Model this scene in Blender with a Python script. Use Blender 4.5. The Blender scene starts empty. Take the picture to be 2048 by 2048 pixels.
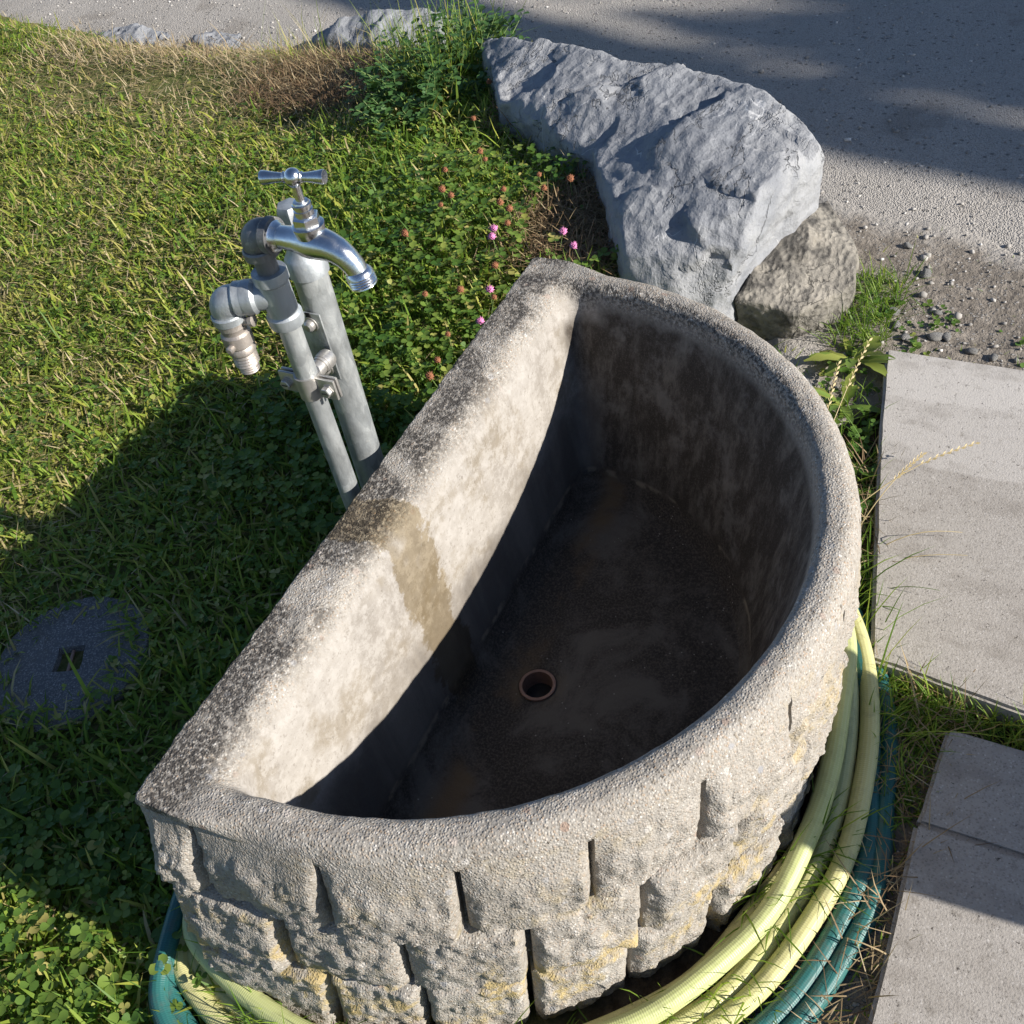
import bpy, bmesh, math, random
import numpy as np
from mathutils import Vector, Matrix, noise
R = math.radians
rng = np.random.default_rng(7)
random.seed(7)
scn = bpy.context.scene
COL = scn.collection
# ------------------------------------------------------------------ camera
cam_d = bpy.data.cameras.new('camera'); cam = bpy.data.objects.new('camera', cam_d); COL.objects.link(cam)
cam_d.sensor_width = 36; cam_d.lens = 36*2150/2048; cam_d.clip_start = 0.02; cam_d.clip_end = 400
cx = Vector((-0.426609, 0.891844, -0.150398)); cy = Vector((-0.695480, -0.217174, 0.684940)); cz = Vector((0.578197, 0.396800, 0.712908))
CAM = Vector((0.776533, 0.616596, 1.371613))
cam.matrix_world = Matrix(((cx.x, cy.x, cz.x, CAM.x), (cx.y, cy.y, cz.y, CAM.y), (cx.z, cy.z, cz.z, CAM.z), (0, 0, 0, 1)))
scn.camera = cam
# ------------------------------------------------------------------ sky, sun, exposure
SUN_EL = R(24.8)
SUN_H = Vector((-0.045, 1.0)).normalized()            # horizontal direction towards the sun
to_sun = Vector((SUN_H.x*math.cos(SUN_EL), SUN_H.y*math.cos(SUN_EL), math.sin(SUN_EL)))
w = bpy.data.worlds.new('World'); scn.world = w; w.use_nodes = True
nt = w.node_tree; nt.nodes.clear()
sky = nt.nodes.new('ShaderNodeTexSky'); sky.sky_type = 'NISHITA'; sky.sun_disc = False
sky.sun_elevation = SUN_EL; sky.sun_rotation = math.atan2(SUN_H.x, SUN_H.y)
sky.air_density = 0.7; sky.dust_density = 0.3; sky.ozone_density = 2.0
bg = nt.nodes.new('ShaderNodeBackground'); bg.inputs[1].default_value = 0.075
wo = nt.nodes.new('ShaderNodeOutputWorld')
nt.links.new(sky.outputs[0], bg.inputs[0]); nt.links.new(bg.outputs[0], wo.inputs[0])
sl = bpy.data.lights.new('sun', 'SUN'); sl.energy = 5.0; sl.angle = R(0.53); sl.color = (1.0, 0.945, 0.865)
so = bpy.data.objects.new('sun', sl); COL.objects.link(so)
so.rotation_euler = (-to_sun).to_track_quat('-Z', 'Y').to_euler(); so.location = (0, 6, 8)
scn.view_settings.view_transform = 'Standard'; scn.view_settings.look = 'None'
scn.view_settings.exposure = 0.74; scn.view_settings.gamma = 1.0

scn.render.engine = 'CYCLES'
cy_ = scn.cycles
cy_.max_bounces = 5; cy_.diffuse_bounces = 2; cy_.glossy_bounces = 3; cy_.transmission_bounces = 2; cy_.caustics_reflective = False; cy_.caustics_refractive = False
# ------------------------------------------------------------------ helpers
def setp(o, label=None, cat=None, group=None, kind=None):
    if label: o['label'] = label
    if cat: o['category'] = cat
    if group: o['group'] = group
    if kind: o['kind'] = kind
    return o
def empty(name, loc=(0, 0, 0), **k):
    o = bpy.data.objects.new(name, None); COL.objects.link(o); o.location = loc
    o.empty_display_size = 0.05
    return setp(o, **k)
def link(name, me, mat=None, parent=None, smooth=True, **k):
    if mat is not None: me.materials.append(mat)
    if smooth:
        me.polygons.foreach_set('use_smooth', np.ones(len(me.polygons), bool))
    o = bpy.data.objects.new(name, me); COL.objects.link(o)
    if parent is not None:
        o.parent = parent
    return setp(o, **k)
def from_arrays(name, V, F):
    """V (n,3); F list of arrays (k,4) or (k,3)."""
    me = bpy.data.meshes.new(name)
    if not isinstance(F, list): F = [F]
    F = [np.asarray(f, np.int32) for f in F if len(f)]
    nl = sum(f.size for f in F); npoly = sum(len(f) for f in F)
    me.vertices.add(len(V)); me.vertices.foreach_set('co', np.asarray(V, np.float32).ravel())
    me.loops.add(nl); me.loops.foreach_set('vertex_index', np.concatenate([f.ravel() for f in F]))
    me.polygons.add(npoly)
    tot = np.concatenate([np.full(len(f), f.shape[1], np.int32) for f in F])
    me.polygons.foreach_set('loop_start', np.concatenate([[0], np.cumsum(tot)[:-1]]).astype(np.int32))
    me.polygons.foreach_set('loop_total', tot)
    me.update(calc_edges=True); me.validate()
    return me
def grid_faces(nr, nc, wrap=False, off=0):
    r = np.arange(nr-1)[:, None]; c = np.arange(nc if wrap else nc-1)[None, :]
    a = r*nc+c; b = r*nc+(c+1) % nc; d = (r+1)*nc+(c+1) % nc; e = (r+1)*nc+c
    return np.stack([a, b, d, e], -1).reshape(-1, 4)+off
def attr(me, name, vals):
    a = me.attributes.new(name, 'FLOAT', 'POINT'); a.data.foreach_set('value', np.asarray(vals, np.float32))
def fbm(p, H=1.0, oct=4): return noise.fractal(p, H, 2.0, oct)
def smooth(x): x = min(1, max(0, x)); return x*x*(3-2*x)
def nfield(U, W, scale, seed=0.):
    return np.array([noise.noise(Vector((u*scale+seed, w_*scale-seed, seed*.7))) for u, w_ in zip(U, W)])
def tube_arrays(path, rad, n=14, cap=True, up=None):
    P = [Vector(p) for p in path]; m = len(P)
    if not hasattr(rad, '__len__'): rad = [rad]*m
    T = [(P[min(i+1, m-1)]-P[max(i-1, 0)]).normalized() for i in range(m)]
    ref = Vector(up) if up else (Vector((0, 0, 1)) if abs(T[0].z) < .9 else Vector((1, 0, 0)))
    nrm = (ref-T[0]*ref.dot(T[0])).normalized()
    V = []
    for i in range(m):
        nrm = (nrm-T[i]*nrm.dot(T[i])).normalized(); b = T[i].cross(nrm)
        for k in range(n):
            a = 2*math.pi*k/n
            V.append(P[i]+(nrm*math.cos(a)+b*math.sin(a))*rad[i])
    F = [grid_faces(m, n, True)]
    V = [tuple(v) for v in V]
    if cap:
        V += [tuple(P[0]), tuple(P[-1])]; i0 = m*n
        F.append(np.array([(i0, (k+1) % n, k) for k in range(n)]))
        F.append(np.array([(i0+1, (m-1)*n+k, (m-1)*n+(k+1) % n) for k in range(n)]))
    return np.array(V), F
def tube(name, path, rad, mat, parent=None, n=14, cap=True, up=None, smooth=True, **k):
    V, F = tube_arrays(path, rad, n, cap, up)
    o = link(name, from_arrays(name, V, F), mat, parent, smooth, **k)
    if smooth:
        o.data.set_sharp_from_angle(angle=R(38))
    return o
def lathe(name, prof, org, axis, mat, parent=None, n=28, caps=True, **k):
    """prof: list of (distance along axis, radius)."""
    ax = Vector(axis).normalized(); o = Vector(org)
    # drop exact duplicates along the axis by nudging
    path = []; rad = []; last = None
    for t, r in prof:
        path.append((t, r))
    ref = Vector((0, 0, 1)) if abs(ax.z) < .9 else Vector((1, 0, 0))
    e1 = (ref-ax*ref.dot(ax)).normalized(); e2 = ax.cross(e1)
    V = []
    for t, r in path:
        for i in range(n):
            a = 2*math.pi*i/n+math.pi/n
            V.append(tuple(o+ax*t+(e1*math.cos(a)+e2*math.sin(a))*r))
    m = len(path); F = [grid_faces(m, n, True)]
    V += [tuple(o+ax*path[0][0]), tuple(o+ax*path[-1][0])]; i0 = m*n
    if caps:
        F.append(np.array([(i0, (i+1) % n, i) for i in range(n)])); F.append(np.array([(i0+1, (m-1)*n+i, (m-1)*n+(i+1) % n) for i in range(n)]))
    else: V = V[:-2]
    ob = link(name, from_arrays(name, V, F), mat, parent, True, **k)
    ob.data.set_sharp_from_angle(angle=R(35))
    return ob
def bevel_box(name, c, size, mat, parent=None, bev=.004, rot=0, seg=2, rough=0, cuts=0, **k):
    bm = bmesh.new(); bmesh.ops.create_cube(bm, size=1)
    bmesh.ops.scale(bm, vec=size, verts=bm.verts)
    bmesh.ops.bevel(bm, geom=bm.edges[:], offset=bev, segments=seg, affect='EDGES', profile=.6)
    if cuts:
        bmesh.ops.subdivide_edges(bm, edges=bm.edges[:], cuts=cuts, use_grid_fill=True)
    bmesh.ops.triangulate(bm, faces=bm.faces[:])
    M = Matrix.Translation(c) @ Matrix.Rotation(rot, 4, 'Z')
    bmesh.ops.transform(bm, matrix=M, verts=bm.verts)
    if rough:
        for v in bm.verts:
            v.co += Vector((noise.noise(v.co*40), noise.noise(v.co*40+Vector((9, 0, 0))), noise.noise(v.co*40+Vector((0, 9, 0)))))*rough
    me = bpy.data.meshes.new(name); bm.to_mesh(me); bm.free()
    o = link(name, me, mat, parent, True, **k); me.set_sharp_from_angle(angle=R(35))
    return o

# ------------------------------------------------------------------ material helper
class NT:
    def __init__(s, name):
        s.m = bpy.data.materials.new(name); s.m.use_nodes = True; s.t = s.m.node_tree; s.t.nodes.clear()
        s.out = s.t.nodes.new('ShaderNodeOutputMaterial'); s.b = s.t.nodes.new('ShaderNodeBsdfPrincipled')
        s.t.links.new(s.b.outputs[0], s.out.inputs[0])
        s.tc = s.t.nodes.new('ShaderNodeTexCoord').outputs['Object']
    def put(s, sock, v):
        if hasattr(v, 'links') or isinstance(v, bpy.types.NodeSocket): s.t.links.new(v, sock)
        else:
            if isinstance(v, tuple) and len(v) == 3 and sock.type == 'RGBA': v = (*v, 1)
            sock.default_value = v
    def noise(s, scale, detail=4, rough=.55, vec=None, dist=0):
        n = s.t.nodes.new('ShaderNodeTexNoise'); n.inputs['Scale'].default_value = scale; n.inputs['Detail'].default_value = detail
        n.inputs['Roughness'].default_value = rough; n.inputs['Distortion'].default_value = dist
        s.t.links.new(vec or s.tc, n.inputs['Vector']); return n.outputs['Fac']
    def voro(s, scale, feature='F1', vec=None, rnd=1):
        n = s.t.nodes.new('ShaderNodeTexVoronoi'); n.feature = feature; n.inputs['Scale'].default_value = scale; n.inputs['Randomness'].default_value = rnd
        s.t.links.new(vec or s.tc, n.inputs['Vector']); return n
    def ramp(s, fac, stops, interp='LINEAR'):
        n = s.t.nodes.new('ShaderNodeValToRGB'); e = n.color_ramp.elements; n.color_ramp.interpolation = interp
        while len(e) < len(stops): e.new(.5)
        for el, (p, c) in zip(e, stops):
            el.position = p; el.color = (*c, 1) if isinstance(c, tuple) else (c, c, c, 1)
        s.t.links.new(fac, n.inputs[0]); return n.outputs[0]
    def mix(s, f, a, b, mode='MIX'):
        n = s.t.nodes.new('ShaderNodeMix'); n.data_type = 'RGBA'; n.blend_type = mode
        s.put(n.inputs[0], f); s.put(n.inputs[6], a); s.put(n.inputs[7], b); return n.outputs[2]
    def math(s, op, a, b=0.0, clamp=False):
        n = s.t.nodes.new('ShaderNodeMath'); n.operation = op; n.use_clamp = clamp
        s.put(n.inputs[0], a); s.put(n.inputs[1], b); return n.outputs[0]
    def rng(s, v, a, b, c=0., d=1.):
        n = s.t.nodes.new('ShaderNodeMapRange'); n.interpolation_type = 'SMOOTHSTEP'
        s.put(n.inputs[0], v)
        for i, x in enumerate((a, b, c, d)): n.inputs[i+1].default_value = x
        return n.outputs[0]
    def xyz(s, vec=None):
        n = s.t.nodes.new('ShaderNodeSeparateXYZ'); s.t.links.new(vec or s.tc, n.inputs[0]); return n.outputs
    def mapv(s, scale=(1, 1, 1), rot=(0, 0, 0), loc=(0, 0, 0), vec=None):
        n = s.t.nodes.new('ShaderNodeMapping'); n.inputs['Scale'].default_value = scale; n.inputs['Rotation'].default_value = rot; n.inputs['Location'].default_value = loc
        s.t.links.new(vec or s.tc, n.inputs[0]); return n.outputs[0]
    def attr(s, name):
        n = s.t.nodes.new('ShaderNodeAttribute'); n.attribute_name = name; return n.outputs['Fac']
    def bump(s, h, dist, strength=1.0, prev=None):
        n = s.t.nodes.new('ShaderNodeBump'); n.inputs['Distance'].default_value = dist; n.inputs['Strength'].default_value = strength
        s.put(n.inputs['Height'], h)
        if prev is not None: s.t.links.new(prev, n.inputs['Normal'])
        return n.outputs[0]
    def set(s, **k):
        names = {'col': 'Base Color', 'rough': 'Roughness', 'metal': 'Metallic', 'nor': 'Normal', 'spec': 'Specular IOR Level'}
        for a, v in k.items(): s.put(s.b.inputs[names[a]], v)
        return s.m

# ------------------------------------------------------------------ materials
def concrete(name, kind):
    n = NT(name); X, Y, Z = n.xyz()
    big = n.noise(5, 5, .6); mid = n.noise(28, 5, .65); fine = n.noise(260, 3, .6)
    col = n.mix(big, (.29, .27, .24), (.40, .375, .34))
    col = n.mix(n.rng(mid, .35, .7), n.mix(.5, col, (.27, .245, .21)), col)
    # aggregate grains of many tints
    v = n.voro(360); cell = v.outputs['Color']
    sep = n.t.nodes.new('ShaderNodeSeparateColor'); n.t.links.new(cell, sep.inputs[0])
    grain = n.ramp(sep.outputs[0], [(0, (.17, .15, .13)), (.22, (.33, .28, .22)), (.45, (.38, .355, .32)), (.7, (.47, .445, .40)), (.9, (.34, .24, .16)), (1, (.70, .68, .64))])
    gmask = n.math('MULTIPLY', n.rng(v.outputs['Distance'], .66, .35), n.rng(n.noise(17, 3), .3, .62, .45, .95))
    col = n.mix(n.rng(n.noise(210, 4, .75), .50, .68, 0, .45), col, (.15, .13, .11))
    v2 = n.voro(75); sep2 = n.t.nodes.new('ShaderNodeSeparateColor'); n.t.links.new(v2.outputs['Color'], sep2.inputs[0])
    peb = n.math('MULTIPLY', n.rng(n.math('ADD', v2.outputs['Distance'], n.math('MULTIPLY', n.math('SUBTRACT', mid, .5), .5)), .42, .30), n.math('GREATER_THAN', sep2.outputs[1], .90))
    pebc = n.ramp(sep2.outputs[0], [(0, (.25, .255, .27)), (.4, (.46, .435, .40)), (.7, (.29, .215, .17)), (1, (.54, .51, .47))])
    pits = n.rng(n.noise(120, 4, .7), .36, .29)
    lich = n.math('MULTIPLY', n.rng(n.noise(150, 5, .75), .46, .60), n.rng(n.noise(7.5, 4, .6, dist=.4), .46, .66))
    if kind == 'basin':
        rad = n.math('SQRT', n.math('ADD', n.math('MULTIPLY', X, X), n.math('MULTIPLY', Y, Y)))
        # inside of the bowl: float-finished cement, less grain
        inner = n.math('MULTIPLY', n.rng(Z, .418, .385), n.rng(rad, .470, .462))
        backw = n.math('MULTIPLY', n.rng(Y, .05, .02), n.rng(Z, .424, .392))
        smoothm = n.math('MAXIMUM', inner, backw)
        gm = n.math('MULTIPLY', gmask, n.math('SUBTRACT', 1.0, n.math('MULTIPLY', smoothm, .85)))
        col = n.mix(gm, col, grain)
        col = n.mix(n.math('MULTIPLY', peb, n.math('SUBTRACT', 1.0, smoothm)), col, pebc)
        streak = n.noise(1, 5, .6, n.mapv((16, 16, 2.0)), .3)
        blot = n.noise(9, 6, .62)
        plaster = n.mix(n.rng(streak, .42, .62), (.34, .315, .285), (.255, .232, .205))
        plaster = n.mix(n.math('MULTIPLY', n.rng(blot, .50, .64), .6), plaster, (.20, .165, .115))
        spots = n.rng(n.voro(52, vec=n.mapv((1, 1, .55))).outputs['Distance'], .13, .07)
        plaster = n.mix(n.math('MULTIPLY', spots, n.rng(n.noise(6, 2), .45, .6, 0, .7)), plaster, (.13, .11, .085))
        plaster = n.mix(n.rng(n.noise(55, 6, .75), .42, .62, 0, .55), plaster, (.43, .405, .375))
        plaster = n.mix(n.math('MULTIPLY', n.rng(n.noise(140, 4, .75), .55, .68), .5), plaster, (.16, .14, .115))
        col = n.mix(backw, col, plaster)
        wl = n.rng(n.math('ADD', Z, n.math('MULTIPLY', n.math('SUBTRACT', n.noise(13, 5, .6), .5), .16)), .285, .215)  # lower back wall painted darker to deepen its shade, with a ragged edge
        plaster_shade = n.mix(n.rng(streak, .40, .66), (.115, .10, .085), (.22, .195, .165))
        col = n.mix(n.math('MULTIPLY', n.math('MULTIPLY', wl, backw), .85), col, plaster_shade)
        # arc wall and floor: brown-black sediment and algae film, also deepening the interior shade
        silt_shade = n.mix(n.rng(n.noise(1, 7, .75, n.mapv((34, 34, 11))), .42, .70), (.060, .050, .041), (.19, .168, .14))
        silt_shade = n.mix(n.math('MULTIPLY', n.rng(n.noise(13, 6, .72), .50, .66), .6), silt_shade, (.235, .215, .19))
        silt_shade = n.mix(n.math('MULTIPLY', n.rng(n.noise(400, 2), .5, .75), .35), silt_shade, (.26, .22, .18))
        arcw = n.math('MULTIPLY', n.math('MAXIMUM', inner, backw), n.math('MAXIMUM', n.math('MULTIPLY', inner, n.rng(Y, .0, .035)), n.math('MULTIPLY', n.rng(X, -.385, -.425), n.rng(Z, .39, .36))))  # far corner takes the dark colour too, as painted shade
        col = n.mix(arcw, col, silt_shade)
        floor = n.rng(Z, .135, .105)
        fcol = n.mix(n.rng(n.noise(300, 4, .7), .4, .7), (.055, .046, .038), (.15, .125, .10))
        fcol = n.mix(n.rng(n.noise(7, 6, .68, dist=.6), .46, .66, 0, .8), fcol, (.19, .165, .135))
        speck = n.math('MULTIPLY', n.rng(n.voro(75).outputs['Distance'], .10, .06), n.rng(n.noise(9, 3), .48, .6))
        fcol = n.mix(speck, fcol, (.42, .38, .32))
        rusty = n.math('MULTIPLY', n.rng(n.math('ABSOLUTE', n.math('SUBTRACT', Y, .05)), .035, .005), n.rng(n.noise(8, 4), .42, .6))
        fcol = n.mix(n.math('MULTIPLY', rusty, .8), fcol, (.20, .135, .075))
        ridge = n.math('MULTIPLY', n.rng(n.math('ABSOLUTE', n.math('SUBTRACT', Z, .118)), .010, .002), n.rng(n.noise(30, 4), .5, .66))
        col = n.mix(floor, col, fcol)
        col = n.mix(n.math('MULTIPLY', ridge, .8), col, (.34, .29, .22))
        # black lichen on the weathered back rim and inner lip
        back = n.math('MULTIPLY', n.rng(Y, -.030, -.070), n.rng(Z, .385, .42))
        lipm = n.math('MULTIPLY', n.math('MULTIPLY', n.rng(n.math('ABSOLUTE', n.math('SUBTRACT', rad, .456)), .016, .004), n.rng(X, -.1, -.35)), .9)
        lip_d = n.rng(n.noise(190, 4, .7), .44, .58)
        blk = n.math('MULTIPLY', n.rng(n.noise(12, 5, .65, dist=.5), .40, .52), n.rng(n.noise(170, 4, .7), .36, .56))
        col = n.mix(n.math('MULTIPLY', blk, back), col, (.062, .056, .050))
        col = n.mix(n.math('MULTIPLY', lipm, lip_d), col, (.045, .042, .040))
        # damp drip mark below the tap
        dx = n.math('ADD', n.math('MULTIPLY', n.math('ABSOLUTE', n.math('SUBTRACT', X, .075)), 1.0), n.math('MULTIPLY', n.math('SUBTRACT', n.noise(26, 7, .68), .5), .105))
        wet = n.math('MULTIPLY', n.rng(dx, .044, .034), n.rng(Y, .01, -.01))
        wet = n.math('MULTIPLY', wet, n.rng(n.noise(10, 3), .25, .42))
        col = n.mix(wet, col, (.66, .59, .46), 'MULTIPLY')
        col = n.mix(n.math('MULTIPLY', lich, n.math('SUBTRACT', .55, n.math('MULTIPLY', smoothm, .45))), col, (.12, .105, .088))
        amp = n.math('SUBTRACT', 1.0, n.math('MULTIPLY', smoothm, .80))
    else:
        col = n.mix(n.math('MULTIPLY', gmask, .75), col, grain)
        col = n.mix(n.math('MULTIPLY', peb, .8), col, pebc)
        col = n.mix(n.math('MULTIPLY', lich, .55), col, (.15, .13, .10))
        low = n.rng(Z, .40, .12, .25, 1.0)
        yel = n.math('MULTIPLY', n.rng(n.noise(11, 5, .7, n.mapv(loc=(3, 1, 0))), .50, .62), n.rng(n.noise(70, 4, .7), .34, .56))
        yel = n.math('MULTIPLY', yel, low)
        col = n.mix(n.math('MULTIPLY', yel, .62), col, n.mix(n.noise(40, 2), (.50, .34, .06), (.42, .33, .13)))
        amp = 1.0
    col = n.mix(n.math('MULTIPLY', pits, .6 if kind == 'block' else n.math('MULTIPLY', amp, .55)), col, (.10, .085, .07))
    h = n.math('ADD', n.math('MULTIPLY', n.rng(v.outputs['Distance'], .7, .05), .5), n.math('MULTIPLY', fine, .6))
    h = n.math('SUBTRACT', h, n.math('MULTIPLY', pits, .9))
    h = n.math('ADD', n.math('MULTIPLY', h, amp), n.math('MULTIPLY', mid, .8))
    nor = n.bump(h, .0016, .9)
    return n.set(col=col, rough=.93, nor=nor, spec=.25)
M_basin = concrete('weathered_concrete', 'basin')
M_block = concrete('split_face_concrete', 'block')

def rock_mat(name, c1, c2, c3, vein, scale=1.0):
    n = NT(name)
    big = n.noise(3.2*scale, 6, .62, dist=.6); mid = n.noise(11*scale, 6, .66, None, .3); fine = n.noise(120, 5, .7)
    col = n.mix(n.rng(big, .35, .65), c1, c2)
    col = n.mix(n.rng(mid, .42, .68), col, c3)
    wv = n.math('MULTIPLY', n.rng(n.math('ABSOLUTE', n.math('SUBTRACT', n.noise(3*scale, 3, .5, n.mapv((1, 2.5, 1), (.2, .9, .4)), 1.0), .5)), .005, .001), n.rng(n.noise(7, 2), .52, .6))
    col = n.mix(n.math('MULTIPLY', wv, .7), col, vein)
    col = n.mix(n.math('MULTIPLY', n.rng(fine, .56, .70), .5), col, tuple(x*.45 for x in c3))
    warp = n.noise(5*scale, 3, .5)
    cr = n.math('ABSOLUTE', n.math('SUBTRACT', n.noise(6.5*scale, 5, .62, n.mapv((1, 1.7, 1.3), (.5, .2, .7)), .25), .5))
    crk = n.math('MULTIPLY', n.rng(cr, .014, .002), n.rng(warp, .46, .6))
    col = n.mix(n.math('MULTIPLY', crk, .55), col, tuple(x*.3 for x in c3))
    chip = n.voro(26*scale, vec=n.mapv((1, 1.5, 1.2), (.5, .2, .7)))
    h = n.math('ADD', n.math('MULTIPLY', n.rng(chip.outputs['Distance'], .0, .8), .55), n.math('MULTIPLY', n.noise(30*scale, 6, .66), .9))
    h = n.math('SUBTRACT', n.math('ADD', h, n.math('MULTIPLY', fine, .22)), n.math('MULTIPLY', crk, .9))
    return n.set(col=col, rough=.82, nor=n.bump(h, .0085, .8), spec=.3)
M_rock = rock_mat('blue_grey_limestone', (.265, .275, .295), (.33, .335, .345), (.215, .225, .245), (.62, .62, .62))
M_rock2 = rock_mat('brown_limestone', (.30, .275, .235), (.20, .185, .16), (.075, .07, .064), (.42, .40, .36), 2.2)
M_peb = rock_mat('pale_pebble', (.50, .49, .47), (.42, .41, .39), (.36, .35, .33), (.7, .7, .7), 5)

def simple(name, col, rough, metal=0., nsc=40, var=.15, bump=0., spec=.5):
    n = NT(name); f = n.noise(nsc, 4, .6)
    dark = tuple(c*(1-var) for c in col); light = tuple(min(1, c*(1+var)) for c in col)
    c = n.mix(f, dark, light)
    k = dict(col=c, rough=n.rng(n.noise(nsc*2.3, 3), .3, .7, rough*.85, min(1, rough*1.15)), metal=metal, spec=spec)
    if bump: k['nor'] = n.bump(n.noise(nsc*5, 4, .7), bump, .7)
    return n.set(**k)
def chrome():
    n = NT('chrome'); f = n.noise(600, 3, .7)
    return n.set(col=n.mix(n.rng(f, .4, .7), (.80, .81, .82), (.68, .69, .70)), metal=1.0, rough=n.rng(n.noise(90, 4), .3, .7, .14, .27), nor=n.bump(f, .00035, .55))
M_chrome = chrome()
def galv(name, a, b, rough):
    n = NT(name); sp = n.voro(90, vec=n.mapv((1, 1, .35)))
    s = n.t.nodes.new('ShaderNodeSeparateColor'); n.t.links.new(sp.outputs['Color'], s.inputs[0])
    col = n.mix(s.outputs[0], a, b)
    col = n.mix(n.rng(n.noise(24, 5, .7, n.mapv((1, 1, .3))), .45, .7), col, tuple(x*.72 for x in a))
    col = n.mix(n.math('MULTIPLY', n.rng(n.noise(70, 4, .7), .60, .72), .5), col, (.55, .54, .52))
    return n.set(col=col, metal=.62, rough=n.rng(n.noise(50, 4), .3, .7, rough-.08, rough+.1), nor=n.bump(n.noise(300, 4, .7), .0008, .5))
M_galv = galv('galvanised_steel', (.36, .38, .385), (.56, .58, .575), .46)
M_iron = galv('dull_malleable_iron', (.20, .20, .205), (.27, .275, .28), .55)
M_cast = galv('zinc_fitting', (.40, .43, .45), (.50, .53, .55), .5)
M_brass = galv('tarnished_brass', (.33, .30, .27), (.46, .41, .37), .48)
M_bolt = simple('zinc_bolt', (.52, .50, .47), .42, .75, 150, .2)
M_dark = simple('dark_recess', (.02, .018, .016), .8)
M_drain = simple('corroded_copper_ring', (.36, .22, .165), .55, .35, 90, .35, .001)

def hose_mat(name, a, b, dirt):
    n = NT(name); X, Y, Z = n.xyz()
    uv = n.t.nodes.new('ShaderNodeUVMap'); uv.uv_map = 'UVMap'
    s = n.xyz(uv.outputs[0])
    d1 = n.math('SINE', n.math('ADD', n.math('MULTIPLY', s[0], 1050.), n.math('MULTIPLY', s[1], 50.265*1.0)))
    d2 = n.math('SINE', n.math('SUBTRACT', n.math('MULTIPLY', s[0], 1050.), n.math('MULTIPLY', s[1], 50.265*1.0)))
    net = n.math('MULTIPLY', d1, d2)
    col = n.mix(n.rng(net, -.2, .7), b, a)
    col = n.mix(n.rng(n.noise(5, 3), .35, .7, 0, .45), col, tuple(x*.8 for x in a))
    col = n.mix(n.math('MULTIPLY', n.rng(n.noise(38, 6, .75), .47, .70), dirt), col, (.14, .12, .09))
    m = n.set(col=col, rough=.42, nor=n.bump(net, .0004, .4), spec=.38)
    n.b.inputs['Subsurface Weight'].default_value = .0
    return m
M_hose_y = hose_mat('cream_yellow_pvc', (.62, .59, .29), (.57, .54, .24), .35)
M_hose_l = hose_mat('lime_yellow_pvc', (.54, .57, .27), (.49, .53, .22), .3)
M_hose_t = hose_mat('teal_pvc', (.034, .155, .145), (.028, .13, .124), .5)

def leaf_mat(name, stops, rough=.5, trans=.35):
    n = NT(name); t = n.attr('tint')
    col = n.ramp(t, stops)
    n.b.inputs['Roughness'].default_value = rough; n.b.inputs['Specular IOR Level'].default_value = .35
    n.put(n.b.inputs['Base Color'], col)
    tr = n.t.nodes.new('ShaderNodeBsdfTranslucent')
    n.t.links.new(n.mix(.35, col, (.30, .38, .03), 'MIX'), tr.inputs[0])
    mx = n.t.nodes.new('ShaderNodeMixShader'); mx.inputs[0].default_value = trans
    n.t.links.new(n.b.outputs[0], mx.inputs[1]); n.t.links.new(tr.outputs[0], mx.inputs[2]); n.t.links.new(mx.outputs[0], n.out.inputs[0])
    return n.m
M_grass = leaf_mat('grass_blades', [(0, (.055, .135, .024)), (.35, (.14, .26, .034)), (.6, (.30, .42, .06)), (.75, (.47, .48, .09)), (.88, (.52, .43, .18)), (1, (.62, .51, .28))], .5, .48)
M_clover = leaf_mat('clover_leaves', [(0, (.055, .13, .024)), (.4, (.11, .205, .038)), (.7, (.20, .29, .055)), (.88, (.32, .36, .08)), (1, (.46, .41, .14))], .45, .36)
M_weed = leaf_mat('weed_leaves', [(0, (.05, .12, .035)), (.5, (.085, .175, .055)), (1, (.16, .24, .09))], .5, .3)
M_dry = leaf_mat('dead_grass', [(0, (.13, .08, .045)), (.4, (.25, .165, .09)), (.7, (.42, .32, .18)), (1, (.58, .48, .31))], .7, .15)
M_pink = simple('pink_florets', (.58, .20, .40), .7, 0, 300, .35)
M_brown = simple('withered_florets', (.25, .10, .048), .85, 0, 300, .4)
M_stem = simple('green_stem', (.14, .20, .06), .6)
M_strawst = simple('straw_stem', (.50, .40, .21), .7)
M_bark = simple('bark', (.12, .09, .065), .9, 0, 12, .4, .01)
M_wood = simple('weathered_wood', (.30, .24, .17), .85, 0, 20, .3, .004)

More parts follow.
